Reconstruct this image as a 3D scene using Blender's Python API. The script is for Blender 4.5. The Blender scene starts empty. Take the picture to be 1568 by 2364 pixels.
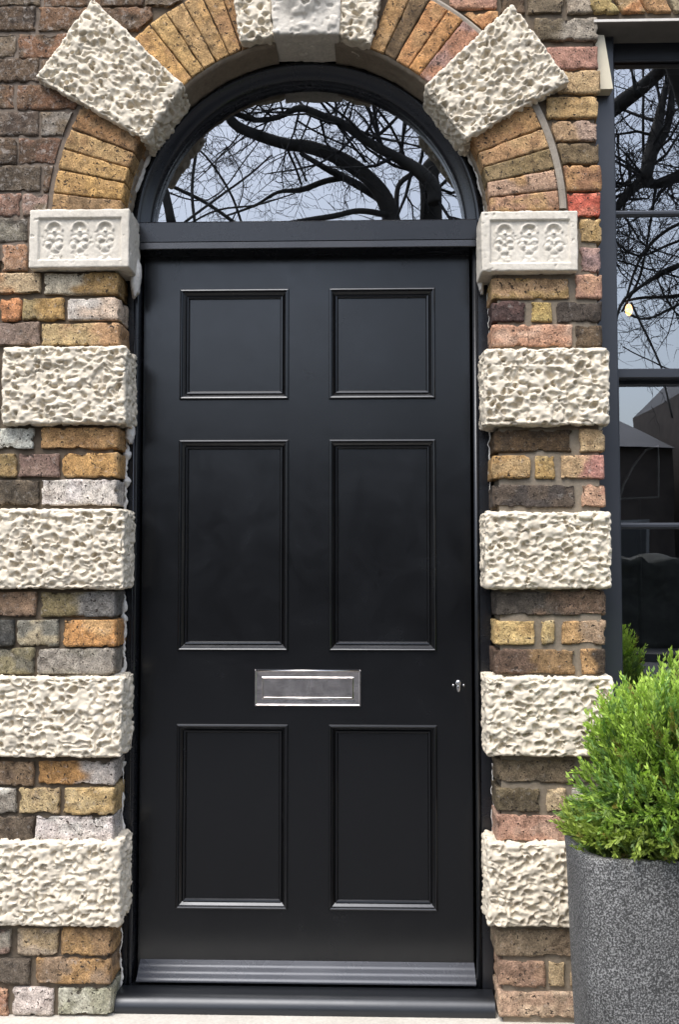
import bpy, math, random
import numpy as np
from mathutils import Vector, Matrix

# ------------------------------------------------------------------ camera, sky, sun, exposure
sc = bpy.context.scene
F = 2380.0                        # focal length in the 1568-px-wide measuring frame
PITCH, YAW = math.radians(2.9), math.radians(1.7)
CAM = Vector((0.178, -2.8, 1.24))
cam_d = bpy.data.cameras.new('camera')
cam = bpy.data.objects.new('camera', cam_d); sc.collection.objects.link(cam)
cam.location = CAM
cam.rotation_euler = (math.pi / 2 + PITCH, 0, YAW)
cam_d.sensor_fit = 'HORIZONTAL'; cam_d.sensor_width = 36; cam_d.lens = 36 * F / 1568
cam_d.clip_end = 500; cam_d.clip_start = 0.05
sc.camera = cam

world = bpy.data.worlds.new('World'); sc.world = world; world.use_nodes = True
SUN_EL, SUN_AZ = math.radians(60), math.radians(205)      # azimuth clockwise from +Y: in front of the house, a little left
nt = world.node_tree; nt.nodes.clear()
sky = nt.nodes.new('ShaderNodeTexSky'); sky.sky_type = 'NISHITA'; sky.sun_disc = False
sky.sun_elevation = SUN_EL; sky.sun_rotation = SUN_AZ
sky.air_density = 1.0; sky.dust_density = 2.5; sky.ozone_density = 1.0
hs = nt.nodes.new('ShaderNodeHueSaturation'); hs.inputs['Saturation'].default_value = 0.62
bg = nt.nodes.new('ShaderNodeBackground'); bg.inputs['Strength'].default_value = 0.15
wo = nt.nodes.new('ShaderNodeOutputWorld')
# overcast: the cloud layer is about twice as bright overhead as at the horizon
tcg = nt.nodes.new('ShaderNodeTexCoord'); sx_ = nt.nodes.new('ShaderNodeSeparateXYZ'); mr = nt.nodes.new('ShaderNodeMapRange')
mr.inputs['From Min'].default_value = 0.05; mr.inputs['From Max'].default_value = 0.95; mr.inputs['To Min'].default_value = .85; mr.inputs['To Max'].default_value = 2.3
ml = nt.nodes.new('ShaderNodeVectorMath'); ml.operation = 'SCALE'
nt.links.new(tcg.outputs['Generated'], sx_.inputs[0]); nt.links.new(sx_.outputs['Z'], mr.inputs['Value'])
nt.links.new(sky.outputs[0], hs.inputs['Color']); nt.links.new(hs.outputs[0], ml.inputs[0]); nt.links.new(mr.outputs[0], ml.inputs['Scale'])
nt.links.new(ml.outputs[0], bg.inputs[0]); nt.links.new(bg.outputs[0], wo.inputs[0])
sun_d = bpy.data.lights.new('sun', 'SUN'); sun_d.energy = 1.1; sun_d.angle = math.radians(30); sun_d.color = (1, .965, .91)
sun = bpy.data.objects.new('sun', sun_d); sc.collection.objects.link(sun)
sd = Vector((math.sin(SUN_AZ) * math.cos(SUN_EL), math.cos(SUN_AZ) * math.cos(SUN_EL), math.sin(SUN_EL)))
sun.rotation_euler = sd.to_track_quat('Z', 'Y').to_euler(); sun.location = sd * 30
sc.view_settings.view_transform = 'Standard'; sc.view_settings.look = 'None'
sc.view_settings.exposure = 0.66; sc.view_settings.gamma = 1; sc.view_settings.use_curve_mapping = False
sc.cycles.use_denoising = True
sc.cycles.max_bounces = 8; sc.cycles.diffuse_bounces = 4; sc.cycles.glossy_bounces = 4
sc.cycles.transparent_max_bounces = 8; sc.cycles.caustics_reflective = False; sc.cycles.caustics_refractive = False

# ------------------------------------------------------------------ helpers
ROT = cam.rotation_euler.to_matrix()
def ray(u, v):
    return ROT @ Vector((u - 784, -(v - 1182), -F))
def P(u, v, y=0.0):
    "where the sight line of a measured point meets the plane at depth y: world x, z"
    d = ray(u, v); t = (y - CAM.y) / d.y
    return CAM.x + d.x * t, CAM.z + d.z * t
rnd = random.Random(7)
def s2l(c): return tuple((x / 255 / 12.92) if x / 255 <= .04045 else ((x / 255 + .055) / 1.055) ** 2.4 for x in c)

def hsh(i, j, k, s):
    i, j, k = (a.astype(np.int64) for a in (i, j, k))
    n = (i * 374761393 + j * 668265263 + k * 2147483647 + s * 1274126177) & 0xffffffff
    n = ((n ^ (n >> 13)) * 1274126177) & 0xffffffff
    n = ((n ^ (n >> 16)) * 2246822519) & 0xffffffff
    return ((n ^ (n >> 15)) & 0xffffff) / float(0xffffff)
def vnoise(p, s=0):
    f = np.floor(p); d = p - f; d = d * d * (3 - 2 * d); r = 0
    for a in (0, 1):
        for b in (0, 1):
            for c in (0, 1):
                w = (d[:, 0] if a else 1 - d[:, 0]) * (d[:, 1] if b else 1 - d[:, 1]) * (d[:, 2] if c else 1 - d[:, 2])
                r = r + w * hsh(f[:, 0] + a, f[:, 1] + b, f[:, 2] + c, s)
    return r * 2 - 1
def fbm(p, s=0, o=3):
    r = 0; a = 1
    for k in range(o):
        r = r + a * vnoise(p * (2 ** k), s + k); a *= .5
    return r
def worley(p, s=0):
    f = np.floor(p); n = len(p); f1 = np.full(n, 9.); f2 = np.full(n, 9.); idr = np.zeros(n)
    for a in (-1, 0, 1):
        for b in (-1, 0, 1):
            for c in (-1, 0, 1):
                q = f + np.array([a, b, c])
                pt = q + np.stack([hsh(q[:, 0], q[:, 1], q[:, 2], s + t) * .8 + .1 for t in (1, 2, 3)], 1)
                d = np.linalg.norm(pt - p, axis=1); r = hsh(q[:, 0], q[:, 1], q[:, 2], s + 4)
                m = d < f1
                f2 = np.where(m, f1, np.minimum(f2, d)); f1 = np.where(m, d, f1); idr = np.where(m, r, idr)
    return f1, f2, idr
def sstep(a, b, x):
    t = np.clip((x - a) / (b - a), 0, 1); return t * t * (3 - 2 * t)

def tag(o, label=None, cat=None, group=None, kind=None):
    if label: o['label'] = label
    if cat: o['category'] = cat
    if group: o['group'] = group
    if kind: o['kind'] = kind
    return o
def thing(name, label, cat, loc=(0, 0, 0), group=None):
    o = bpy.data.objects.new(name, None); sc.collection.objects.link(o); o.location = loc
    o.empty_display_size = .1
    return tag(o, label, cat, group)
def wloc(o):
    l = Vector(o.location)
    while o.parent: o = o.parent; l += Vector(o.location)
    return l
def mk(name, V, Fc, m, parent=None, smooth=False, cols=None, lime=None, origin=None):
    V = np.asarray(V, float).reshape(-1, 3)
    c = V.mean(0) if origin is None else np.array(origin, float)
    me = bpy.data.meshes.new(name)
    if isinstance(Fc, np.ndarray):
        n = len(Fc); k = Fc.shape[1]
        me.vertices.add(len(V)); me.vertices.foreach_set('co', (V - c).ravel())
        me.loops.add(n * k); me.loops.foreach_set('vertex_index', Fc.ravel().astype(np.int32))
        me.polygons.add(n); me.polygons.foreach_set('loop_start', np.arange(0, n * k, k, dtype=np.int32))
        me.update(calc_edges=True)
    else:
        me.from_pydata([tuple(x) for x in (V - c)], [], Fc); me.update()
    if smooth: me.polygons.foreach_set('use_smooth', np.ones(len(me.polygons), bool))
    if cols is not None:
        a = me.attributes.new('Col', 'FLOAT_COLOR', 'POINT')
        a.data.foreach_set('color', np.concatenate([cols, np.ones((len(cols), 1))], 1).ravel())
        b = me.attributes.new('Lime', 'FLOAT', 'POINT'); b.data.foreach_set('value', lime)
    me.materials.append(m)
    o = bpy.data.objects.new(name, me); sc.collection.objects.link(o)
    if parent: o.parent = parent; o.location = Vector(c) - wloc(parent)
    else: o.location = c
    return o
class MB:
    "collects simple shapes into one mesh"
    def __init__(s): s.v = []; s.f = []
    def add(s, V, Fc):
        b = len(s.v); s.v += [tuple(x) for x in V]; s.f += [tuple(b + i for i in q) for q in Fc]; return s
    def box(s, x0, x1, y0, y1, z0, z1, bev=0.0):
        if bev <= 0:
            return s.add([(x0, y0, z0), (x1, y0, z0), (x1, y1, z0), (x0, y1, z0), (x0, y0, z1), (x1, y0, z1), (x1, y1, z1), (x0, y1, z1)],
                         [(0, 1, 5, 4), (1, 2, 6, 5), (2, 3, 7, 6), (3, 0, 4, 7), (4, 5, 6, 7), (3, 2, 1, 0)])
        b = bev; V = []; S = {}
        X, Y, Z = (x0, x1), (y0, y1), (z0, z1); sg = (1, -1)
        for i in (0, 1):
            for j in (0, 1):
                for k in (0, 1):
                    for ax in range(3):
                        p = [X[i] + sg[i] * b, Y[j] + sg[j] * b, Z[k] + sg[k] * b]
                        p[ax] = (X[i], Y[j], Z[k])[ax]
                        S[i, j, k, ax] = len(V); V.append(tuple(p))
        g = lambda i, j, k, a: S[i, j, k, a]
        Fc = []
        for a in range(3):
            for e in (0, 1):
                q = []
                for (m, n) in ((0, 0), (1, 0), (1, 1), (0, 1)):
                    idx = [m, n]; idx.insert(a, e); q.append(g(*idx, a))
                if (e == 0) == (a != 1): q.reverse()
                Fc.append(tuple(q))
        for a in range(3):           # edges run along axis a
            o1, o2 = [t for t in range(3) if t != a]
            for e1 in (0, 1):
                for e2 in (0, 1):
                    def K(t, ax):
                        idx = [0, 0, 0]; idx[a] = t; idx[o1] = e1; idx[o2] = e2; return g(*idx, ax)
                    q = [K(0, o1), K(1, o1), K(1, o2), K(0, o2)]
                    Fc.append(tuple(q))
        for i in (0, 1):
            for j in (0, 1):
                for k in (0, 1): Fc.append((g(i, j, k, 0), g(i, j, k, 1), g(i, j, k, 2)))
        return s.add(V, Fc)
    def tube(s, pts, rad, n=8, cap=True):
        pts = [Vector(p) for p in pts]; V = []; Fc = []
        if not hasattr(rad, '__len__'): rad = [rad] * len(pts)
        up = None
        for i, p in enumerate(pts):
            d = (pts[min(i + 1, len(pts) - 1)] - pts[max(i - 1, 0)]).normalized()
            if up is None: up = Vector((0, 0, 1)) if abs(d.z) < .9 else Vector((1, 0, 0))
            a = d.cross(up).normalized(); b = a.cross(d).normalized(); up = b
            for k in range(n):
                t = 2 * math.pi * k / n; V.append(tuple(p + (a * math.cos(t) + b * math.sin(t)) * rad[i]))
        for i in range(len(pts) - 1):
            for k in range(n):
                Fc.append((i * n + k, i * n + (k + 1) % n, (i + 1) * n + (k + 1) % n, (i + 1) * n + k))
        if cap: Fc.append(tuple(range(n - 1, -1, -1))); Fc.append(tuple((len(pts) - 1) * n + k for k in range(n)))
        return s.add(V, Fc)
    def sweep_rect(s, x0, x1, z0, z1, prof):
        "mitred moulding round a rectangle; prof = [(inset, y)]"
        V = []; Fc = []
        for o, y in prof:
            V += [(x0 + o, y, z0 + o), (x1 - o, y, z0 + o), (x1 - o, y, z1 - o), (x0 + o, y, z1 - o)]
        for i in range(len(prof) - 1):
            for k in range(4):
                a, b = i * 4 + k, i * 4 + (k + 1) % 4
                Fc.append((a, b, b + 4, a + 4))
        return s.add(V, Fc)
    def ring(s, cx, cz, a0, a1, prof, n=96, amp=0, seed=0):
        "profile [(r, y)] swept round an arc in the xz plane (angles from +x)"
        V = []; Fc = []; m = len(prof)
        for i in range(n + 1):
            t = a0 + (a1 - a0) * i / n
            for r, y in prof:
                V.append((cx + r * math.cos(t), y, cz + r * math.sin(t)))
        for i in range(n):
            for k in range(m - 1):
                Fc.append((i * m + k, i * m + k + 1, (i + 1) * m + k + 1, (i + 1) * m + k))
        return s.add(V, Fc)
    def prof_x(s, x0, x1, prof, cap=True):
        "closed profile [(y, z)] extruded along x"
        n = len(prof); V = [(x0, y, z) for y, z in prof] + [(x1, y, z) for y, z in prof]
        Fc = [(k, (k + 1) % n, n + (k + 1) % n, n + k) for k in range(n)]
        if cap: Fc += [tuple(range(n - 1, -1, -1)), tuple(range(n, 2 * n))]
        return s.add(V, Fc)
    def build(s, name, m, parent=None, smooth=False, origin=None):
        o = mk(name, s.v, s.f, m, parent, smooth, origin=origin)
        import bmesh
        bm = bmesh.new(); bm.from_mesh(o.data); bmesh.ops.recalc_face_normals(bm, faces=bm.faces); bm.to_mesh(o.data); bm.free()
        return o

_bg = {}
def box_grid(nx, ny, nz):
    key = (nx, ny, nz)
    if key in _bg: return _bg[key]
    I, J, K = np.meshgrid(np.arange(nx + 1), np.arange(ny + 1), np.arange(nz + 1), indexing='ij')
    surf = (I == 0) | (I == nx) | (J == 0) | (J == ny) | (K == 0) | (K == nz)
    ids = np.full(I.shape, -1); ids[surf] = np.arange(surf.sum())
    pts = np.stack([I[surf], J[surf], K[surf]], 1).astype(float)
    Q = []
    def face(A, flip):
        q = np.stack([A[:-1, :-1], A[1:, :-1], A[1:, 1:], A[:-1, 1:]], -1).reshape(-1, 4)
        Q.append(q[:, ::-1] if flip else q)
    face(ids[:, 0, :], False); face(ids[:, ny, :], True)      # front (-y), back
    face(ids[0], True); face(ids[nx], False)
    face(ids[:, :, 0], True); face(ids[:, :, nz], False)
    _bg[key] = (pts, np.concatenate(Q)); return _bg[key]
def vnormals(V, Q):
    n = np.cross(V[Q[:, 2]] - V[Q[:, 0]], V[Q[:, 3]] - V[Q[:, 1]])
    N = np.zeros_like(V)
    for k in range(4): np.add.at(N, Q[:, k], n)
    return N / (np.linalg.norm(N, axis=1)[:, None] + 1e-12)
def hexa(cor, y0, y1, cell, r):
    "rounded block whose front outline is the quad cor (x,z)*4; returns verts, quads, local coords, size"
    c = np.array(cor, float)
    W = (np.linalg.norm(c[1] - c[0]) + np.linalg.norm(c[2] - c[3])) / 2
    H = (np.linalg.norm(c[3] - c[0]) + np.linalg.norm(c[2] - c[1])) / 2
    D = y1 - y0
    nx, ny, nz = (max(2, int(round(d / cl))) for d, cl in zip((W, D, H), cell if hasattr(cell, '__len__') else (cell,) * 3))
    p, Q = box_grid(nx, ny, nz)
    S = np.array([W, D, H]); L = p / np.array([nx, ny, nz]) * S
    rr = min(r, W * .45, H * .45, D * .45)
    q = np.clip(L, rr, S - rr); q[:, 1] = np.clip(L[:, 1], rr, S[1])
    d = L - q; ln = np.linalg.norm(d, axis=1); mx = np.abs(d).max(1)
    cnt = ln > 1e-9
    L2 = L.copy(); L2[cnt] = q[cnt] + d[cnt] / ln[cnt, None] * mx[cnt, None]
    s, t = L2[:, 0] / W, L2[:, 2] / H
    xz = (c[0] * ((1 - s) * (1 - t))[:, None] + c[1] * (s * (1 - t))[:, None] + c[2] * (s * t)[:, None] + c[3] * ((1 - s) * t)[:, None])
    V = np.stack([xz[:, 0], y0 + L2[:, 1], xz[:, 1]], 1)
    return V, Q, L2, S

# ------------------------------------------------------------------ materials
def newmat(name):
    m = bpy.data.materials.new(name); m.use_nodes = True; t = m.node_tree
    return m, t, t.nodes['Principled BSDF']
def N(t, typ, **kw):
    n = t.nodes.new(typ)
    for k, v in kw.items():
        if k in n.inputs: n.inputs[k].default_value = v
        else: setattr(n, k, v)
    return n
def L(t, a, b): t.links.new(a, b)
def noise(t, scale, detail=4, rough=.55, vec=None, dist=0.):
    n = N(t, 'ShaderNodeTexNoise'); n.inputs['Scale'].default_value = scale; n.inputs['Detail'].default_value = detail
    n.inputs['Roughness'].default_value = rough; n.inputs['Distortion'].default_value = dist
    if vec is None:
        g = N(t, 'ShaderNodeNewGeometry'); vec = g.outputs['Position']
    L(t, vec, n.inputs['Vector']); return n.outputs['Fac']
def ramp(t, fac, *st):
    r = N(t, 'ShaderNodeValToRGB'); e = r.color_ramp.elements
    while len(e) < len(st): e.new(.5)
    for k, (p, c) in enumerate(st):
        e[k].position = p; e[k].color = (c if hasattr(c, '__len__') else (c, c, c)) + (1,) if hasattr(c, '__len__') else (c, c, c, 1)
    L(t, fac, r.inputs[0]); return r.outputs[0]
def mix(t, fac, a, b, mode='MIX'):
    m = N(t, 'ShaderNodeMix'); m.data_type = 'RGBA'; m.blend_type = mode
    for s, i in ((fac, 0), (a, 6), (b, 7)):
        if hasattr(s, 'links') or hasattr(s, 'is_linked'): L(t, s, m.inputs[i])
        elif i: m.inputs[i].default_value = tuple(s) + (1,) if len(s) == 3 else s
        else: m.inputs[0].default_value = s
    return m.outputs[2]
def mth(t, op, a, b=0.):
    m = N(t, 'ShaderNodeMath'); m.operation = op
    for k, s in enumerate((a, b)):
        if hasattr(s, 'is_linked'): L(t, s, m.inputs[k])
        else: m.inputs[k].default_value = s
    return m.outputs[0]
def bump(t, b, h, strength, dist):
    n = N(t, 'ShaderNodeBump'); n.inputs['Strength'].default_value = strength; n.inputs['Distance'].default_value = dist
    L(t, h, n.inputs['Height']); L(t, n.outputs[0], b.inputs['Normal'])

def brick_mat():
    m, t, b = newmat('stock_brick')
    a = N(t, 'ShaderNodeAttribute', attribute_name='Col'); li = N(t, 'ShaderNodeAttribute', attribute_name='Lime')
    n1 = noise(t, 55, 8, .68); n2 = noise(t, 260, 3, .6); n3 = noise(t, 60, 7, .75, dist=.3); n4 = noise(t, 110, 3, .5, dist=.4)
    c = mix(t, 1., a.outputs['Color'], ramp(t, n1, (.30, .42), (.5, 1.), (.70, 1.5)), 'MULTIPLY')
    c = mix(t, 1., c, ramp(t, n2, (.3, .52), (.7, 1.38)), 'MULTIPLY')
    n5 = noise(t, 24, 6, .7, dist=.5); n6 = noise(t, 17, 4, .6)
    c = mix(t, ramp(t, n5, (.50, 0.), (.66, .62)), c, mix(t, 1., c, (.42, .38, .36), 'MULTIPLY'))
    c = mix(t, ramp(t, n6, (.54, 0.), (.70, .5)), c, mix(t, 1., c, (1.35, 1.3, 1.25), 'MULTIPLY'))
    # lime bloom and old mortar smears
    f = mth(t, 'ADD', n3, mth(t, 'MULTIPLY', li.outputs['Fac'], .17))
    c = mix(t, ramp(t, f, (.60, 0.), (.78, .6)), c, (.52, .48, .43))
    vo = N(t, 'ShaderNodeTexVoronoi'); vo.feature = 'DISTANCE_TO_EDGE'; vo.inputs['Scale'].default_value = 22
    gm = N(t, 'ShaderNodeNewGeometry'); wv = N(t, 'ShaderNodeVectorMath'); wv.operation = 'ADD'; nz = N(t, 'ShaderNodeTexNoise'); nz.inputs['Scale'].default_value = 30
    L(t, gm.outputs['Position'], nz.inputs['Vector']); sc_ = N(t, 'ShaderNodeVectorMath'); sc_.operation = 'SCALE'; sc_.inputs['Scale'].default_value = .03
    L(t, nz.outputs['Color'], sc_.inputs[0]); L(t, gm.outputs['Position'], wv.inputs[0]); L(t, sc_.outputs[0], wv.inputs[1]); L(t, wv.outputs[0], vo.inputs['Vector'])
    ck = mth(t, 'MULTIPLY', ramp(t, vo.outputs['Distance'], (.012, 1.), (.035, 0.)), ramp(t, n6, (.52, 0.), (.62, .55)))
    c = mix(t, ck, c, (.05, .035, .028))
    # soot spots and open pores
    c = mix(t, ramp(t, n4, (.61, 0.), (.67, .9)), c, (.04, .032, .027))
    L(t, c, b.inputs['Base Color']); b.inputs['Roughness'].default_value = .92
    b.inputs['Specular IOR Level'].default_value = .25
    h = mth(t, 'ADD', mth(t, 'MULTIPLY', n1, .7), mth(t, 'ADD', mth(t, 'MULTIPLY', n2, .35), mth(t, 'MULTIPLY', ramp(t, n4, (.62, 1.), (.7, 0.)), .5)))
    bump(t, b, h, 1., .006); return m
def stone_mat(name, c0, c1, c2, bs=.5):
    m, t, b = newmat(name)
    n1 = noise(t, 14, 5, .6); n2 = noise(t, 120, 5, .6); n3 = noise(t, 38, 6, .7, dist=.6)
    c = mix(t, ramp(t, n1, (.35, 0.), (.65, 1.)), c0, c1)
    c = mix(t, ramp(t, n3, (.6, 0.), (.74, .55)), c, c2)
    c = mix(t, 1., c, ramp(t, n2, (.25, .82), (.75, 1.12)), 'MULTIPLY')
    L(t, c, b.inputs['Base Color']); b.inputs['Roughness'].default_value = .88; b.inputs['Specular IOR Level'].default_value = .3
    bump(t, b, mth(t, 'ADD', n2, n3), bs, .0015); return m
def flat_mat(name, col, rough=.6, var=.15, scale=30, bs=.2, metal=0., spec=.5):
    m, t, b = newmat(name); n = noise(t, scale, 5, .6)
    c = mix(t, 1., tuple(col), ramp(t, n, (.3, 1 - var), (.7, 1 + var)), 'MULTIPLY')
    L(t, c, b.inputs['Base Color']); b.inputs['Roughness'].default_value = rough; b.inputs['Metallic'].default_value = metal
    b.inputs['Specular IOR Level'].default_value = spec
    if bs: bump(t, b, n, bs, .002)
    return m
def paint_mat(name, col, rough=.3, scuff=0.):
    m, t, b = newmat(name)
    g = N(t, 'ShaderNodeNewGeometry'); mp = N(t, 'ShaderNodeMapping'); mp.inputs['Scale'].default_value = (1, 1, 1)
    L(t, g.outputs['Position'], mp.inputs['Vector'])
    n1 = noise(t, 3.2, 4, .55); n2 = noise(t, 420, 2, .5); n3 = noise(t, 22, 6, .7, dist=1.)
    L(t, mix(t, ramp(t, n3, (.66, 0.), (.9, .10 + scuff)), col, (.17, .17, .18)), b.inputs['Base Color'])
    n7 = noise(t, 7, 8, .7, dist=.6); L(t, mth(t, 'ADD', rough - .16, mth(t, 'ADD', mth(t, 'MULTIPLY', n1, .08), mth(t, 'MULTIPLY', n7, .22))), b.inputs['Roughness'])
    b.inputs['Specular IOR Level'].default_value = .66; b.inputs['Specular Tint'].default_value = (.90, .94, 1, 1)
    mp.inputs['Scale'].default_value = (90, 90, 2.2); br_ = noise(t, 1., 4, .6, vec=mp.outputs[0])
    bump(t, b, mth(t, 'ADD', mth(t, 'MULTIPLY', br_, .9), mth(t, 'ADD', mth(t, 'MULTIPLY', n2, .3), mth(t, 'MULTIPLY', n1, 8.))), .16, .0007); return m
def glass_mat(name, ior=4.0, tint=(.8, .83, .82)):
    m, t, b = newmat(name); t.nodes.remove(b)
    o = t.nodes['Material Output']; fr = N(t, 'ShaderNodeFresnel'); fr.inputs['IOR'].default_value = ior
    tr = N(t, 'ShaderNodeBsdfTransparent'); tr.inputs[0].default_value = tint + (1,)
    gl = N(t, 'ShaderNodeBsdfGlossy'); gl.inputs['Roughness'].default_value = .0; gl.inputs[0].default_value = (.93, .96, 1, 1)
    n = noise(t, 1.6, 2, .5); bp = N(t, 'ShaderNodeBump'); bp.inputs['Strength'].default_value = .25; bp.inputs['Distance'].default_value = .004
    L(t, n, bp.inputs['Height']); L(t, bp.outputs[0], gl.inputs['Normal'])
    mx = N(t, 'ShaderNodeMixShader'); L(t, fr.outputs[0], mx.inputs[0]); L(t, tr.outputs[0], mx.inputs[1]); L(t, gl.outputs[0], mx.inputs[2])
    L(t, mx.outputs[0], o.inputs[0]); return m
def leaf_mat():
    m, t, b = newmat('conifer_leaf')
    a = N(t, 'ShaderNodeAttribute', attribute_name='Col')
    L(t, a.outputs['Color'], b.inputs['Base Color']); b.inputs['Roughness'].default_value = .5; b.inputs['Specular IOR Level'].default_value = .45
    tl = N(t, 'ShaderNodeBsdfTranslucent'); L(t, mix(t, 1., a.outputs['Color'], (1.2, 1.3, .6), 'MULTIPLY'), tl.inputs[0])
    mx = N(t, 'ShaderNodeMixShader'); mx.inputs[0].default_value = .3
    L(t, b.outputs[0], mx.inputs[1]); L(t, tl.outputs[0], mx.inputs[2]); L(t, mx.outputs[0], t.nodes['Material Output'].inputs[0]); return m
def planter_mat():
    m, t, b = newmat('terrazzo_grey')
    g = N(t, 'ShaderNodeNewGeometry')
    n = noise(t, 260, 3, .6, dist=.3); n2 = noise(t, 5, 6, .7)
    c = ramp(t, n, (.38, (.035, .035, .034)), (.50, (.09, .09, .088)), (.62, (.30, .30, .29)))
    c = mix(t, 1., c, ramp(t, n2, (.3, .68), (.7, 1.22)), 'MULTIPLY')
    mp = N(t, 'ShaderNodeMapping'); mp.inputs['Scale'].default_value = (9, 9, 1.6); L(t, g.outputs['Position'], mp.inputs['Vector']); n3 = noise(t, 1., 6, .7, vec=mp.outputs[0])
    c = mix(t, ramp(t, n3, (.52, 0.), (.72, .4)), c, (.15, .14, .12))
    L(t, c, b.inputs['Base Color']); b.inputs['Roughness'].default_value = .85
    bump(t, b, n, .5, .002); return m
def slab_mat(name, col, bw, bh, joint=(.05, .05, .048)):
    m, t, b = newmat(name)
    g = N(t, 'ShaderNodeNewGeometry'); br = N(t, 'ShaderNodeTexBrick'); L(t, g.outputs['Position'], br.inputs['Vector'])
    br.inputs['Scale'].default_value = 1; br.inputs['Brick Width'].default_value = bw; br.inputs['Row Height'].default_value = bh
    br.inputs['Mortar Size'].default_value = .008
    br.inputs['Color1'].default_value = tuple(col) + (1,); br.inputs['Color2'].default_value = tuple(x * .8 for x in col) + (1,)
    br.inputs['Mortar'].default_value = joint + (1,)
    n = noise(t, 6, 8, .7)
    L(t, mix(t, 1., br.outputs['Color'], ramp(t, n, (.3, .7), (.7, 1.2)), 'MULTIPLY'), b.inputs['Base Color']); b.inputs['Roughness'].default_value = .85
    return m

M_BRICK = brick_mat()
M_STONE = stone_mat('vermiculated_stone', (.72, .645, .515), (.64, .57, .455), (.52, .45, .35))
M_KEY = stone_mat('keystone_stone', (.68, .635, .555), (.58, .54, .47), (.42, .37, .30), .8)
M_CARVED = stone_mat('carved_stone', (.69, .64, .55), (.61, .565, .48), (.48, .43, .35), .5)
M_MORTAR = stone_mat('mortar', (.115, .088, .062), (.16, .13, .095), (.07, .05, .035), 1.)
M_MORTAR_R = stone_mat('brown_mortar', (.20, .165, .12), (.25, .21, .16), (.12, .09, .065), 1.)
M_MORTAR_U = stone_mat('smeared_mortar', (.205, .165, .13), (.14, .11, .085), (.08, .062, .05), 1.)
M_MORTAR_L = stone_mat('pale_mortar', (.34, .30, .245), (.27, .235, .19), (.42, .38, .33), 1.)
M_PLASTER = stone_mat('white_filler', (.74, .71, .66), (.66, .63, .57), (.55, .5, .44), .9)
M_SOFFIT = stone_mat('soffit_render', (.25, .205, .155), (.31, .26, .20), (.17, .135, .10), .9)
M_PAINT = paint_mat('black_door_paint', (.0034, .0034, .0038), .25)
M_FRAME = paint_mat('black_frame_paint', (.0075, .0078, .0098), .28)
M_SILL = paint_mat('worn_black_paint', (.009, .010, .012), .36, .35)
M_BAR = paint_mat('weather_bar_sheen', (.050, .053, .062), .28)  # black bar; its grey-blue sky sheen is put into the base colour
M_WIN = paint_mat('window_paint', (.028, .031, .038), .36)
M_STEP = stone_mat('pale_step_stone', (.56, .53, .47), (.5, .47, .41), (.45, .42, .36), .5)
M_STEEL = flat_mat('brushed_steel', (.68, .64, .625), .25, .25, 30, .6, 1.)
M_STEELHI = flat_mat('bright_steel', (.70, .69, .69), .2, .1, 60, .1, 1.)
M_GLASS = glass_mat('window_glass'); M_FANGLASS = glass_mat('fanlight_glass')
M_PLANTER = planter_mat(); M_LEAF = leaf_mat()
M_SOIL = flat_mat('soil', (.05, .038, .028), .95, .4, 90, 1.)
M_BARK = flat_mat('plane_bark', (.060, .054, .046), .9, .45, 5, .5)
M_TWIG = flat_mat('dark_twig', (.035, .032, .030), .9, .2, 5, 0)
M_STEM = flat_mat('brown_stem', (.09, .06, .035), .9, .3, 60, .4)
M_TIMBER = flat_mat('cream_timber', (.66, .60, .45), .6, .06, 14, .2)
M_LINT = flat_mat('grey_lintel', (.20, .185, .165), .8, .12, 20, .4)
M_LINTEDGE = flat_mat('pale_lintel_edge', (.62, .59, .54), .7, .1, 20, .3)
M_DARK = flat_mat('dark_interior', (.045, .042, .040), .9, .2, 4, 0)
M_CURT = flat_mat('dull_curtain', (.13, .14, .12), .9, .3, 6, .3)
M_WHITE = flat_mat('white_metal', (.6, .6, .58), .4, .05, 6, 0)

# ------------------------------------------------------------------ main dimensions
ACX, ACZ = P(704, 508, 0)           # arch centre on the wall face
AR = .512                           # arch radius (clear opening in the brick)
OX0, OX1 = ACX - .516, ACX + .515   # brick reveals
YF, YD = .115, .165                 # frame face, door face
STONE_Y = -.030

# ------------------------------------------------------------------ ground and the street (behind the camera, seen in the glass)
MB().box(-40, 40, -4.0, .0, -.45, -.15).build('pavement', slab_mat('pavement_slabs', (.095, .09, .083), .6, .6)); tag(bpy.data.objects['pavement'], kind='structure')
o = MB().box(-80, 80, -90, -4.004, -.6, -.27).build('road', flat_mat('asphalt', (.038, .038, .040), .85, .2, 3, 0)); tag(o, kind='structure')
o = MB().box(-40, 40, -4.15, -4.0, -.5, -.146, .01).build('kerb', flat_mat('granite_kerb', (.26, .25, .24), .8, .2, 20, .2)); tag(o, kind='structure')
o = MB().box(-80, 80, -17, -13, -.5, -.14).build('far_pavement', slab_mat('far_slabs', (.05, .048, .045), .6, .6)); tag(o, kind='structure')
o = MB().box(-120, 120, 14, 60, -.7, -.3).build('ground', flat_mat('back_ground', (.09, .085, .07), .9, .2, 2, 0)); tag(o, kind='structure')

step = MB().box(-.90, .80, -.22, .30, -.15, P(704, 2343, .028)[1] - .0005, .006).build('doorstep', M_STEP)
tag(step, 'pale stone doorstep just visible under the black threshold', 'doorstep')

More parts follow.
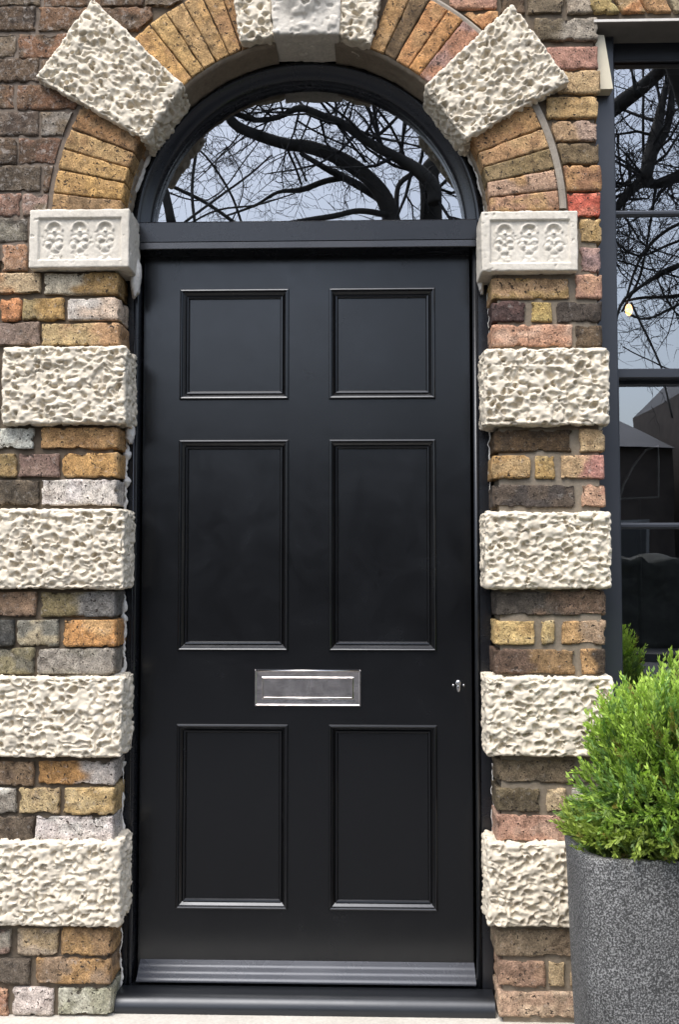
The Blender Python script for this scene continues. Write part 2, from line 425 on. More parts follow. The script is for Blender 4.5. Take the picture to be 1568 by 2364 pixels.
# ------------------------------------------------------------------ brickwork
def paint_cols(V, c1, c2, seed, grad, lime):
    n = len(V); x = V[:, 0]; s = (x - x.min()) / (np.ptp(x) + 1e-9)
    f = fbm(V * np.array([22, 22, 30]), seed, 2) * .5 + .5
    k = sstep(.35, .65, s + (f - .5) * .5) if grad == 'x' else sstep(.42, .7, f)
    a, b = np.array(s2l(c1)), np.array(s2l(c2))
    c = (a[None] * (1 - k[:, None]) + b[None] * k[:, None]) * .80
    lum = (c @ np.array([.3, .55, .15]))[:, None]; c = (lum + (c - lum) * .72) * np.array([1.04, 1., .86])
    c = c * (1 + .14 * fbm(V * 45, seed + 9, 2))[:, None]
    return np.clip(c, .01, 1), np.full(n, float(lime))
def arc_clamp(V, R):
    if R is None: return V
    dz = V[:, 2] - ACZ; dx = V[:, 0] - ACX
    ins = (dz > -.02) & (np.hypot(dx, dz) < R) & (np.abs(dz) < R)
    side = np.sign((V[:, 0].mean() - ACX))
    V[ins, 0] = ACX + side * np.sqrt(R * R - dz[ins] ** 2); return V
bs = [0]
def brick(cor, parent, c1, c2=None, grad='n', lime=0., y0=None, depth=.10, name='brick', R=None, r=.0035, rough=1., grow=.0006):
    bs[0] += 1; s = bs[0] * 17
    if c2 is None: k_ = rnd.choice([rnd.uniform(.70, .88), rnd.uniform(1.06, 1.2)]); c2 = tuple(max(20, min(236, c * k_ * rnd.uniform(.96, 1.04))) for c in c1)
    if y0 is None: y0 = rnd.uniform(-.003, .002)
    cc = np.array(cor, float); m_ = cc.mean(0); e = cc - m_; ln = np.abs(e)
    cor = m_ + e + np.sign(e) * grow
    V, Q, Lc, S = hexa(cor, y0, y0 + depth, (.0065, .03, .0065), r)
    Nn = vnormals(V, Q)
    d = fbm(V * 38, s, 3) * .0016 * rough + fbm(V * 11, s + 5, 2) * .0022 * rough
    chip = sstep(.25, .7, fbm(V * 48, s + 3, 3))
    edge = 1 - np.minimum(1, np.minimum(np.minimum(Lc[:, 0], S[0] - Lc[:, 0]), np.minimum(Lc[:, 2], S[2] - Lc[:, 2])) / .012)
    d = d - chip * edge * .0065 * rough
    V = V + Nn * d[:, None]
    V = arc_clamp(V, R)
    cols, li = paint_cols(V, c1, c2, s, grad, lime)
    return mk(name, V, Q, M_BRICK, parent, True, cols, li)
def rect(u0, u1, v0, v1, y=0, x0=None, x1=None):
    um, vm = (u0 + u1) / 2, (v0 + v1) / 2
    X0 = P(u0, vm, y)[0] if x0 is None else x0; X1 = P(u1, vm, y)[0] if x1 is None else x1
    Z1 = P(um, v0, y)[1]; Z0 = P(um, v1, y)[1]
    j = lambda: rnd.uniform(-.0012, .0012)
    return [(X0 + j(), Z0 + j()), (X1 + j(), Z0 + j()), (X1 + j(), Z1 + j()), (X0 + j(), Z1 + j())]

wall = thing('brick_wall', 'old stock brick wall of the house on both sides of the arched doorway', 'wall', (ACX, .1, 0))
# mortar body with the arched opening
xs = sorted(set([OX0 - .004 + .0] + [ACX + AR * 1.004 * math.cos(math.pi * k / 40) for k in range(41)]))
mb = MB(); ZT = 3.0; my0, my1 = .013, .24
mb.box(-1.35, ACX - AR - .018, my0, my1, -.15, ZT)
wx1 = .800
mb2 = MB().box(ACX + AR + .018, wx1, .0075, my1, -.15, ACZ - .03)
mb2.build('mortar', M_MORTAR_R, wall)
MB().box(-1.35, ACX - .60, .005, my0 - .001, P(100, 600, 0)[1], ZT).build('mortar', M_MORTAR_U, wall)
mb.box(ACX + AR + .018, wx1, my0, my1, ACZ - .03, ZT)
cs = [ACX + (AR + .018) * math.cos(math.pi * k / 48) for k in range(49)][::-1]
for a, b in zip(cs[:-1], cs[1:]):
    za = ACZ + math.sqrt(max(0, (AR + .018) ** 2 - (a - ACX) ** 2)); zb = ACZ + math.sqrt(max(0, (AR + .018) ** 2 - (b - ACX) ** 2))
    mb.add([(a, my0, za), (b, my0, zb), (b, my0, ZT), (a, my0, ZT), (a, my1, za), (b, my1, zb), (b, my1, ZT), (a, my1, ZT)],
           [(0, 1, 2, 3), (7, 6, 5, 4), (0, 4, 5, 1), (3, 2, 6, 7)])
WIN_TOP = P(1480, 46, 0)[1] + .006
mb.box(wx1, 2.3, my0, my1, WIN_TOP, ZT)
mb.box(wx1, 2.3, my0, my1, -.15, .60)
mort = mb.build('mortar', M_MORTAR, wall)

or_, oc, tan, yel = (205, 140, 68), (192, 148, 84), (204, 172, 132), (216, 178, 104)
mv, br, dg, wh = (150, 122, 114), (104, 82, 66), (92, 84, 80), (222, 214, 216)
gy, pk, pd, rd, ol = (166, 160, 152), (206, 154, 132), (98, 72, 72), (224, 92, 66), (150, 126, 84)
d1, d2, d3 = (110, 88, 70), (138, 102, 76), (134, 116, 98)
LX = OX0          # reveal edge for left pier end bricks
left = [
 # upper left wall, dark and red-brown
 (-70, 92, -44, 14, d1, d3), (100, 330, -44, 14, d1, d2), (335, 420, -44, 14, d3, d1),
 (-90, 80, 18, 72, d1, (90, 76, 68)), (88, 215, 18, 72, d2, d1), (222, 350, 18, 72, d2, d1),
 (-60, 36, 78, 134, d1, d3), (42, 190, 78, 134, (148, 104, 76), d1),
 (-90, 88, 138, 190, (106, 88, 76), d1), (96, 230, 138, 190, d2, d1),
 (-60, 32, 196, 252, d1, d2), (40, 200, 196, 252, (146, 102, 74), (120, 90, 68)),
 (-90, 86, 260, 314, (112, 96, 86), (94, 78, 70)), (94, 200, 260, 314, (150, 140, 134), d3),
 (-70, 36, 320, 378, d1, (98, 84, 74)), (43, 170, 320, 378, (128, 92, 74), (106, 82, 66)),
 (-90, 94, 384, 442, (104, 90, 78), (88, 76, 66)), (101, 170, 384, 442, d1, d2),
 (-60, 46, 448, 500, (186, 132, 112), (150, 112, 98)), (52, 120, 448, 500, (160, 128, 118), d3),
 (-60, 62, 506, 558, (140, 134, 124), (100, 94, 88)),
 (-70, -2, 568, 622, (150, 110, 80), d1), (6, 61, 567, 624, (196, 150, 118), (188, 136, 100)),
 # between impost and first block
 (-90, 93, 631, 679, (198, 142, 88), (206, 178, 140), 'x'), (101, LX, 631, 680, (202, 190, 172), (176, 138, 74), 'x'),
 (1, 48, 688, 739, (208, 132, 72), None), (-90, -7, 688, 739, mv, None), (53, 146, 688, 738, (166, 144, 96), (192, 150, 76), 'x'), (155, LX, 688, 738, wh, (222, 196, 180), 'x'),
 (-90, 91, 745, 798, (158, 134, 126), (140, 118, 108)), (95, LX, 746, 798, (206, 176, 120), (210, 160, 110), 'x'),
 (-90, 77, 989, 1036, (206, 210, 212), (186, 184, 178)), (94, LX, 988, 1036, (196, 146, 84), (202, 154, 90)),
 (-90, 37, 1046, 1102, (190, 156, 96), None), (43, 136, 1046, 1101, (166, 134, 124), (142, 112, 106)), (143, LX, 1045, 1102, (212, 158, 76), (206, 164, 104)),
 (-90, 91, 1108, 1166, (112, 98, 84), (90, 80, 70)), (95, LX, 1107, 1166, wh, (226, 218, 226)),
 (-90, 82, 1366, 1424, (166, 132, 106), (146, 118, 98)), (94, LX, 1366, 1424, (146, 130, 88), (128, 126, 130), 'x'),
 (-90, 31, 1431, 1491, (88, 88, 88), (70, 72, 76)), (39, 133, 1431, 1491, (192, 176, 146), (140, 138, 132)), (143, LX, 1430, 1491, (222, 154, 68), (220, 168, 100)),
 (-90, 77, 1496, 1556, (150, 140, 106), (122, 118, 106)), (85, LX, 1496, 1557, (152, 146, 138), (168, 160, 156)),
 (-90, 76, 1757, 1813, (158, 128, 98), (130, 108, 92)), (87, LX, 1757, 1812, (204, 146, 66), (206, 196, 198), 'x'),
 (-90, 37, 1819, 1879, (222, 218, 216), (160, 152, 146)), (44, 135, 1818, 1879, (206, 178, 126), (194, 164, 120)), (147, LX, 1818, 1880, (206, 170, 104), (214, 184, 128)),
 (-90, 77, 1884, 1943, (106, 92, 80), (92, 78, 68)), (82, LX, 1883, 1943, (218, 208, 216), (226, 222, 228)),
 (-90, 24, 2145, 2204, (176, 168, 160), mv), (39, 133, 2145, 2204, (198, 170, 130), (188, 168, 150)), (141, LX, 2145, 2204, (194, 150, 90), (170, 132, 90)),
 (-90, 69, 2212, 2270, (110, 98, 90), (96, 86, 76)), (81, LX, 2212, 2271, (190, 144, 84), (156, 128, 104)),
 (-90, 19, 2281, 2342, (200, 150, 120), None), (29, 122, 2281, 2342, (214, 200, 204), (190, 178, 178)), (132, LX, 2281, 2343, (168, 168, 150), (190, 190, 180)),
]
for row in left:
    u0, u1, v0, v1, c1, c2 = row[:6]; g = row[6] if len(row) > 6 else 'n'
    end = isinstance(u1, float)
    cor = rect(u0, 268 if end else u1, v0, v1, 0, None, (u1 + rnd.uniform(-.003, .003)) if end else None)
    up = v0 < 620
    brick(cor, wall, c1, c2, g, lime=.5 if up else .25, depth=.13 if end else .08, R=.722 if v0 < 500 else None,
          name='brick', y0=rnd.uniform(-.002, .002) if up else None, grow=.0016 if up else .0006)
RX = OX1
RE = wx1 + .012    # right end of the pier
right = [
 (1040, 1149, -36, 20, (206, 150, 130), (220, 160, 130)), (1155, 1213, -36, 30, d1, d3), (1220, 1303, -36, 30, (128, 112, 92), (150, 132, 110)), (1310, 1372, -30, 30, (186, 170, 156), (150, 136, 122)),
 (1060, 1150, 27, 66, (206, 140, 78), (212, 156, 96)), (1236, RE, 42, 93, (118, 104, 84), (170, 160, 152), 'x'),
 (1265, RE, 108, 160, (196, 140, 124), (186, 132, 118)), (1290, RE, 164, 216, (206, 172, 122), (196, 162, 116)),
 (1262, RE, 223, 273, (206, 168, 106), (192, 152, 90)), (1275, RE, 278, 325, (200, 160, 118), (192, 160, 146), 'x'),
 (1290, RE, 332, 378, (136, 114, 82), (120, 100, 76)), (1300, RE, 383, 440, (204, 150, 90), (170, 120, 84)),
 (1310, RE, 445, 500, rd, (232, 120, 92)), (1341, RE, 507, 560, (190, 152, 84), (206, 170, 110)), (1341, RE, 572, 628, (172, 138, 142), (190, 150, 146)),
 (RX, 1314, 643, 690, (208, 164, 116), (196, 158, 88)), (1330, RE, 635, 689, (214, 160, 128), (204, 150, 128)),
 (RX, 1213, 697, 743, pd, (90, 70, 72)), (1227, 1275, 698, 744, (208, 178, 96), (198, 166, 84)), (1285, RE, 696, 744, (92, 82, 78), (74, 66, 64)),
 (RX, 1321, 751, 801, (214, 156, 126), (216, 172, 150)), (1331, RE, 751, 801, (112, 92, 72), (80, 68, 58)),
 (RX, 1320, 992, 1043, (98, 76, 52), (82, 66, 50)), (1339, RE, 990, 1043, (208, 176, 130), (200, 164, 116)),
 (RX, 1225, 1052, 1105, (198, 152, 84), (204, 166, 110)), (1236, 1281, 1052, 1105, (204, 162, 84), (200, 168, 106)), (1297, RE, 1051, 1106, (204, 166, 120), (214, 144, 136), 'x'),
 (RX, 1328, 1119, 1172, (104, 90, 82), (84, 76, 76)), (1343, RE, 1117, 1171, (208, 160, 132), (198, 138, 118)),
 (RX, RE, 1364, 1421, (92, 84, 80), (134, 106, 88), 'x'),
 (RX, 1236, 1432, 1488, (222, 186, 112), (214, 172, 98)), (1250, 1282, 1432, 1488, (206, 174, 108), (198, 176, 130)), (1297, RE, 1432, 1488, (208, 160, 96), (180, 148, 120), 'x'),
 (RX, 1327, 1499, 1556, (110, 86, 74), (160, 124, 80), 'x'), (1343, RE, 1498, 1556, (198, 150, 90), (84, 70, 60), 'x'),
 (RX, 1327, 1753, 1806, (134, 116, 94), (120, 106, 90)), (1337, RE, 1753, 1806, (126, 112, 98), None),
 (RX, 1247, 1820, 1874, (118, 104, 80), (104, 92, 74)), (1262, 1306, 1820, 1874, (196, 172, 136), None), (1318, RE, 1820, 1874, (150, 138, 128), (200, 194, 190)),
 (RX, RE, 1881, 1943, (204, 152, 132), (198, 158, 142)),
 (RX, RE, 2147, 2208, (142, 124, 104), (156, 134, 112)),
 (RX, 1258, 2219, 2277, (168, 132, 114), (180, 142, 118)), (1266, 1305, 2219, 2277, (204, 176, 134), None), (1317, RE, 2219, 2277, (196, 168, 132), None),
 (RX, RE, 2289, 2348, (206, 176, 152), (196, 160, 138)),
]
for row in right:
    u0, u1, v0, v1, c1, c2 = row[:6]; g = row[6] if len(row) > 6 else 'n'
    fx0 = isinstance(u0, float); fx1 = isinstance(u1, float)
    cor = rect(1140 if fx0 else u0, 1400 if fx1 else u1, v0, v1, 0, (u0 + rnd.uniform(-.003, .003)) if fx0 else None, (u1 + rnd.uniform(-.004, .002)) if fx1 else None)
    brick(cor, wall, c1, c2, g, lime=.08 if v0 < 620 else .15, depth=.13 if (fx0 or fx1) else .08, R=.726 if v0 < 500 else None, name='brick', y0=rnd.uniform(.0, .003) if v0 < 620 else None)
# flat-arch bricks over the window, leaning
fl = [((186, 158, 90), (200, 180, 110)), ((222, 150, 84), (196, 160, 110)), ((212, 158, 100), (200, 150, 92)), ((150, 132, 110), None), ((190, 150, 90), None), ((204, 160, 96), None), ((160, 120, 90), None)]
ub = 1378
for k, (c1, c2) in enumerate(fl):
    w = 55
    a, b = P(ub + k * (w + 5), 28)[0], P(ub + k * (w + 5) + w, 28)[0]; z0 = P(1450, 29)[1]; z1 = z0 + .20; lean = -.115 + k * .008
    if k == 0: a -= .004
    brick([(a, z0), (b, z0), (b + lean, z1), (a + lean, z1)], wall, c1, c2, lime=.1, depth=.1)
# low wall under the window (behind the shrub)
for r_ in range(9):
    z0 = -.13 + r_ * .075
    for k in range(7):
        x0 = wx1 + .026 + k * .235 - (.11 if r_ % 2 and k else 0)
        if z0 > .55: break
        brick([(x0, z0), (x0 + (.115 if (r_ % 2 and k == 0) else .225), z0), (x0 + (.115 if (r_ % 2 and k == 0) else .225), z0 + .064), (x0, z0 + .064)], wall, rnd.choice([oc, tan, pk, br, mv, or_]), lime=.1)

# ------------------------------------------------------------------ the rusticated door surround
sur = thing('door_surround', 'pale rough stone block and brick arch surround framing the black door', 'door surround', (ACX, 0, 0))
def verm(name, cor, y0, y1, seed, parent=sur, label=None, cell=.0025, pit=(.0235, .0235, .0190), depth=.0145, rot=0., mat=None):
    V, Q, Lc, S = hexa(cor, y0, y1, (cell, cell * 1.15, cell), .011)
    Nn = vnormals(V, Q)
    ca, sa = math.cos(rot), math.sin(rot)
    p = V.copy(); p[:, 0], p[:, 2] = V[:, 0] * ca + V[:, 2] * sa, -V[:, 0] * sa + V[:, 2] * ca
    w = np.stack([vnoise(p * 60, seed + 11), vnoise(p * 60, seed + 12), vnoise(p * 60, seed + 13)], 1) * .0075
    w2 = np.stack([vnoise(p * 26, seed + 21), vnoise(p * 26, seed + 22), vnoise(p * 26, seed + 23)], 1) * .006
    q = (p + w + w2) / np.array(pit)
    f1, f2, idr = worley(q, seed)
    e = f2 - f1
    ed = np.minimum(np.minimum(Lc[:, 0], S[0] - Lc[:, 0]), np.minimum(Lc[:, 2], S[2] - Lc[:, 2]))
    g1 = f1 * (.80 + .45 * hsh(np.floor(idr * 977), np.zeros(len(V)), np.zeros(len(V)), seed + 60))
    pit_ = (1 - sstep(.20, .56, g1)) * (.35 + .65 * idr) * sstep(.0, .08, e)
    pw = p + w * .6 + w2
    worm = 1 - sstep(.06, .34, np.abs(vnoise(pw * np.array([44, 44, 62]), seed + 51) + .25 * vnoise(pw * 95, seed + 52)))
    worm = worm * sstep(-.35, .25, vnoise(p * 34, seed + 53))
    h = -depth * np.maximum(pit_ * 1.35, worm * .62)
    h = h + .0040 * vnoise(p * np.array([70, 70, 95]), seed + 41) + .0010 * (1 - np.abs(vnoise(p * 120, seed + 42)))
    front = Lc[:, 1] < .02
    h = h * np.where(front, sstep(-.004, .012, ed) * .75 + .25, .8)
    h = h + fbm(p * 22, seed + 31, 2) * .0022 + fbm(p * 130, seed + 33, 2) * .0005
    V = V + Nn * h[:, None]
    o = mk(name, V, Q, mat or M_STONE, parent, True)
    if label: o['label'] = label
    return o
SXL, SXR = ACX - .487, ACX + .487
lv = [(798, 978), (1174, 1360), (1562, 1750), (1943, 2140)]
rv = [(803, 981), (1181, 1359), (1562, 1747), (1947, 2142)]
sd_ = 100
for k, (v0, v1) in enumerate(lv):
    xl = P(2, 890, STONE_Y)[0] if k == 0 else -1.12
    c = rect(0, 0, v0, v1, STONE_Y, xl, SXL); Z1 = P(150, v0, STONE_Y)[1]; Z0 = P(150, v1, STONE_Y)[1]
    verm('stone_block', [(xl, Z0), (SXL, Z0), (SXL, Z1), (xl, Z1)], STONE_Y, .105, sd_ + k * 40)
for k, (v0, v1) in enumerate(rv):
    Z1 = P(1260, v0, STONE_Y)[1]; Z0 = P(1260, v1, STONE_Y)[1]
    verm('stone_block', [(SXR, Z0), (wx1 + .024, Z0), (wx1 + .024, Z1), (SXR, Z1)], STONE_Y, .105, sd_ + 400 + k * 40)
# bricks left of the first block
brick(rect(-90, -6, 802, 860, 0), wall, d1); brick(rect(-90, -6, 868, 920, 0), wall, d2); brick(rect(-90, -6, 928, 980, 0), wall, d1)

def quadP(pts, y): return [P(u, v, y) for u, v in pts]
vy = -.034
q = quadP([(334, 322), (424, 196), (213, -6), (78, 176)], vy)          # bl, br, tr, tl  (inner edge first)
verm('voussoir_stone', [q[3], q[0], q[1], q[2]], vy, .10, 911, rot=math.radians(-35))
q = quadP([(1075, 322), (979, 197), (1183, 4), (1320, 184)], vy)
verm('voussoir_stone', [q[1], q[0], q[3], q[2]], vy, .10, 977, rot=math.radians(38))
# keystone: two rough cheeks and a smooth carved middle
ky = -.040
kt = -75
q = quadP([(553, 97), (631, 84), (622, kt), (526, kt)], ky)
verm('keystone_cheek', q, ky, .105, 1201)
q = quadP([(783, 83), (857, 104), (893, kt), (787, kt)], ky)
verm('keystone_cheek', q, ky, .105, 1251)
def keystone():
    q = quadP([(630, 80), (784, 80), (788, kt), (622, kt)], ky - .008)
    V, Q, Lc, S = hexa(q, ky - .008, .108, .003, .008)
    Nn = vnormals(V, Q)
    f = Nn[:, 1] < -.5
    x = (Lc[:, 0] - S[0] / 2); z = Lc[:, 2]
    h = fbm(V * 25, 71, 3) * .0018 + fbm(V * 90, 72, 2) * .0009
    h = h - .004 * sstep(.45, .9, fbm(V * 60, 73, 2))
    zz = P(704, 12, ky)[1] - V[:, 2]                    # distance below the chin of the carved relief
    d = np.hypot(V[:, 0] - P(707, 12, ky)[0], zz * 1.3)
    relief = .022 * sstep(.11, .05, np.hypot(V[:, 0] - ACX, V[:, 2] - (P(704, -40, ky)[1])))
    relief = relief - .016 * sstep(.017, .008, d + .004 * vnoise(V * 120, 75))
    bumps = .005 * sstep(.3, .7, vnoise(V * np.array([38, 38, 60]), 76)) * sstep(.05, .03, np.abs(V[:, 2] - P(704, 52, ky)[1]))
    h = h + np.where(f, relief + bumps, 0)
    V = V + np.stack([Nn[:, 0] * h, np.where(f, -h, Nn[:, 1] * h), Nn[:, 2] * h], 1)
    o = mk('keystone', V, Q, M_KEY, sur, True); o['label'] = 'smooth pale keystone with worn carved relief'
keystone()

# impost blocks with three small carved motifs
def impost(x0, x1, z0, z1, y0, seed, label):
    cor = [(x0, z0), (x1, z0), (x1, z1), (x0, z1)]
    V, Q, Lc, S = hexa(cor, y0, .11, (.0021, .004, .0021), .005)
    Nn = vnormals(V, Q); f = Lc[:, 1] < .0015
    u = Lc[:, 0] / S[0]; w = Lc[:, 2] / S[2]
    X, Z = Lc[:, 0], Lc[:, 2]
    bx0, bx1, bz0, bz1 = S[0] * .085, S[0] * .925, S[2] * .125, S[2] * .86
    g = np.minimum(np.minimum(X - bx0, bx1 - X), np.minimum(Z - bz0, bz1 - Z))
    h = -.0075 * sstep(0, .005, g)
    ins = sstep(.002, .006, g)
    for ci, c in enumerate((.245, .50, .755)):
        cx = S[0] * c; cz = S[2] * .66; q_ = random.Random(seed * 3 + ci)
        dx = (X - cx); s = S[2] / .165
        dz = (Z - cz)
        d = np.hypot(dx, dz)
        # round arch head: a raised hood over a sunk half disc
        arch = sstep(.021, .017, d) * sstep(-.004, .002, dz)
        h = h + ins * (-.006 * sstep(.0185, .013, d) * sstep(-.006, .0, dz))
        h = h + ins * (.004 * np.exp(-((d - .022) / .003) ** 2) * sstep(-.006, .0, dz))
        h = h + ins * .007 * sstep(.009, .003, d)
        for (bx, bz, br_, a) in ((-.013, -.024, .0085, 1), (.013, -.024, .0085, 1), (-.015, -.040, .009, .9), (.014, -.040, .009, .9), (0, -.030, .009, .5),
                               (0, -.050, .011, .9), (0, -.075, .011, .6),
                               (-.009, -.083, .007, .5), (.009, -.083, .007, .5)):
            bx += q_.uniform(-.002, .002); bz += q_.uniform(-.002, .002); a *= q_.uniform(.5, 1.15)
            dd = np.hypot(dx - bx, (dz - bz)) + .0030 * vnoise(V * 110, seed + 5 + ci)
            h = h + ins * a * .7 * (.0062 * sstep(br_ * 1.15, br_ * .25, dd) - .0035 * np.exp(-((dd - br_ * 1.35) / .0022) ** 2))
    h = h + fbm(V * 40, seed, 3) * .0009 - .0025 * sstep(.55, .9, fbm(V * 85, seed + 2, 2))
    other = fbm(V * 40, seed, 3) * .0014 - .003 * sstep(.4, .9, fbm(V * 80, seed + 7, 2))
    V = V + np.stack([np.where(f, 0, Nn[:, 0] * other), np.where(f, -h, Nn[:, 1] * other), np.where(f, 0, Nn[:, 2] * other)], 1)
    o = mk('impost_block', V, Q, M_CARVED, sur, True); o['label'] = label
zt, zb = P(180, 483, -.03)[1], P(180, 618, -.03)[1]
impost(P(67, 550, -.03)[0], P(298, 550, -.03)[0], zb, zt, -.03, 310, 'smooth pale block carved with three small arched motifs')
zt, zb = P(1225, 487, -.03)[1], P(1225, 626, -.03)[1]
impost(P(1112, 550, -.03)[0], P(1335, 550, -.03)[0], zb, zt, -.03, 350, 'smooth pale block carved with three small arched motifs')

# arch bricks (rubbed wedges); angles in degrees from +x about the arch centre
def pol(r, a): return (ACX + r * math.cos(math.radians(a)), ACZ + r * math.sin(math.radians(a)))
def arch_brick(a0, a1, c1, c2=None, ro=.708, g='n', lime=.0):
    g_ = .10
    cor = [pol(AR, a0 + g_), pol(ro, a0 + g_), pol(ro, a1 - g_), pol(AR, a1 - g_)]
    if a0 > 90: cor = [pol(ro, a1 - g_), pol(AR, a1 - g_), pol(AR, a0 + g_), pol(ro, a0 + g_)]
    brick(cor, sur, c1, c2, 'n', lime, y0=rnd.uniform(-.006, -.004), depth=.115, name='arch_brick', r=.002, rough=.35, grow=0.)
# left lower (angle from +x = 180 - elevation)
L_low = [(2.4, 6.6, (188, 146, 92), (150, 118, 82)), (6.6, 12.2, (206, 158, 84), (214, 164, 78)), (12.2, 17, (212, 164, 86), (200, 156, 90)), (17, 22, (202, 162, 100), (182, 138, 84)), (22, 28.2, (176, 128, 76), (150, 116, 78))]
for a0, a1, c1, c2 in L_low: arch_brick(180 - a1, 180 - a0, c1, c2, .706)
L_up = [(16.9, 20.2, (176, 130, 80), (200, 150, 88)), (20.2, 24.4, (206, 158, 92), (188, 140, 88)), (24.4, 28.9, (212, 162, 88), (198, 156, 96)), (28.9, 33.5, (206, 162, 96), (212, 168, 104)), (33.5, 38, (210, 166, 92), (214, 168, 92)), (38, 43.6, (216, 164, 82), (206, 154, 84))]
for a0, a1, c1, c2 in L_up: arch_brick(90 + a0, 90 + a1, c1, c2, .708)
R_low = [(1.6, 6.2, (186, 138, 108), (206, 160, 104)), (6.2, 11, (196, 156, 132), (206, 158, 100)), (11, 15.9, (150, 126, 82), (160, 134, 92)), (15.9, 20.8, (208, 164, 108), (200, 150, 98)), (20.8, 27.5, (208, 156, 90), (196, 142, 84))]
for a0, a1, c1, c2 in R_low: arch_brick(a0, a1, c1, c2, .700)
R_up = [(20.4, 25.2, (212, 160, 92), (204, 158, 100)), (25.2, 29.4, (118, 94, 66), (136, 108, 74)), (29.4, 34.2, (208, 142, 74), (206, 152, 90)), (34.2, 38.3, (218, 150, 66), (208, 146, 76)), (38.3, 43.5, (168, 128, 124), (190, 130, 100))]
for a0, a1, c1, c2 in R_up: arch_brick(90 - a1, 90 - a0, c1, c2, .708)
# pale ribbon of mortar following the back of the arch on the right, and dark bed in the arch joints
o = MB().ring(ACX, ACZ, math.radians(2), math.radians(27), [(.700, .02), (.701, .000), (.712, -.001), (.720, .002), (.722, .02)], 40).build('mortar_ribbon', M_MORTAR_L, sur)
o = MB().ring(ACX, ACZ, math.radians(46), math.radians(72), [(.708, .02), (.709, .000), (.716, -.001), (.722, .002), (.724, .02)], 40).build('mortar_ribbon', M_MORTAR_L, sur)

# plastered soffit and ragged white filler where masonry meets the frame
def soffit(a0, a1, r0, y0, y1, seed, mat, name='soffit_plaster', amp=.002):
    n = 160; m = 14; V = []; 
    for i in range(n + 1):
        t = math.radians(a0 + (a1 - a0) * i / n)
        for k in range(m + 1):
            y = y0 + (y1 - y0) * k / m; V.append((t, y, r0))
    V = np.array(V); q_ = np.stack([V[:, 0] * 25, V[:, 1] * 50, V[:, 0] * 0 + seed], 1)
    r = V[:, 2] + fbm(q_, int(seed), 4) * amp
    first = np.arange(len(V)) % (m + 1) == 0
    r = np.where(first, r + .008, r)
    X = np.stack([ACX + r * np.cos(V[:, 0]), V[:, 1] + np.where(first, .004, 0), ACZ + r * np.sin(V[:, 0])], 1)
    idx = np.arange((n + 1) * (m + 1)).reshape(n + 1, m + 1)
    Q = np.stack([idx[:-1, :-1], idx[1:, :-1], idx[1:, 1:], idx[:-1, 1:]], -1).reshape(-1, 4)
    return mk(name, X, Q, mat, sur, True)
soffit(42, 80.6, .5035, -.004, .125, 3, M_SOFFIT); soffit(99.4, 137, .5035, -.004, .125, 3.5, M_SOFFIT)
soffit(0, 26, .510, .060, .125, 4, M_SOFFIT, amp=.004); soffit(152, 180, .510, .060, .125, 5, M_SOFFIT, amp=.004)

def bead(pts, rad, seed, name='filler_bead', thr=-.2):
    "lumpy run of filler; broken where the noise is low"
    pts = np.array(pts, float); n = len(pts)
    s = np.arange(n)[:, None] * np.array([[.14, 0, 0]]) + seed
    rr = rad * (.85 + .7 * fbm(s, seed, 2)); rr = np.clip(rr, .0012, None)
    off = fbm(s + 50, seed + 4, 3) * .004
    rr = np.convolve(np.pad(rr, 2, 'edge'), np.ones(5) / 5, 'valid')
    P_ = [(p[0] + o_, p[1], p[2]) for p, o_ in zip(pts, off)]
    o = MB().tube(P_, list(rr), 8).build(name, M_PLASTER, sur, True); return o
bead([(ACX + .5115 * math.cos(t), .104, ACZ + .5115 * math.sin(t)) for t in np.linspace(math.radians(138), math.radians(182), 120)], .0065, 3)
bead([(ACX + .5115 * math.cos(t), .106, ACZ + .5115 * math.sin(t)) for t in np.linspace(math.radians(42), math.radians(136), 220)], .003, 8)
bead([(ACX + .5115 * math.cos(t), .104, ACZ + .5115 * math.sin(t)) for t in np.linspace(math.radians(-2), math.radians(44), 120)], .0055, 5)
def zv(v, u=290, y=.1): return P(u, v, y)[1]
for i, (v0, v1, r_) in enumerate(((990, 1180, .0082), (1368, 1560, .0062), (1757, 1945, .006), (2140, 2300, .004))):
    bead([(OX0 + .002, .098, z) for z in np.linspace(zv(v0), zv(v1), 90)], r_, 21 + i)
for i, (v0, v1, r_) in enumerate(((640, 800, .0016), (990, 1180, .0018), (1757, 1945, .0016))):
    bead([(OX1 + .001, .102, z) for z in np.linspace(zv(v0), zv(v1), 70)], r_, 41 + i)
# the swollen lump of filler below the left impost and below the first left block
def lump(u, v, y, sx, sy, sz, seed):
    x, z = P(u, v, y); p, Q = box_grid(10, 8, 14)
    q_ = p / np.array([10, 8, 14]) * 2 - 1; q_ = q_ / np.linalg.norm(q_, axis=1)[:, None]
    q_ = q_ * (1 + .16 * fbm(q_ * 2.4, seed, 3))[:, None]
    mk('filler_lump', q_ * np.array([sx, sy, sz]) + np.array([x, y, z]), Q, M_PLASTER, sur, True)
lump(313, 640, .085, .016, .030, .062, 4); lump(308, 570, .095, .009, .02, .07, 9); lump(300, 1000, .09, .013, .02, .030, 5); lump(1111, 640, .095, .010, .02, .05, 7)

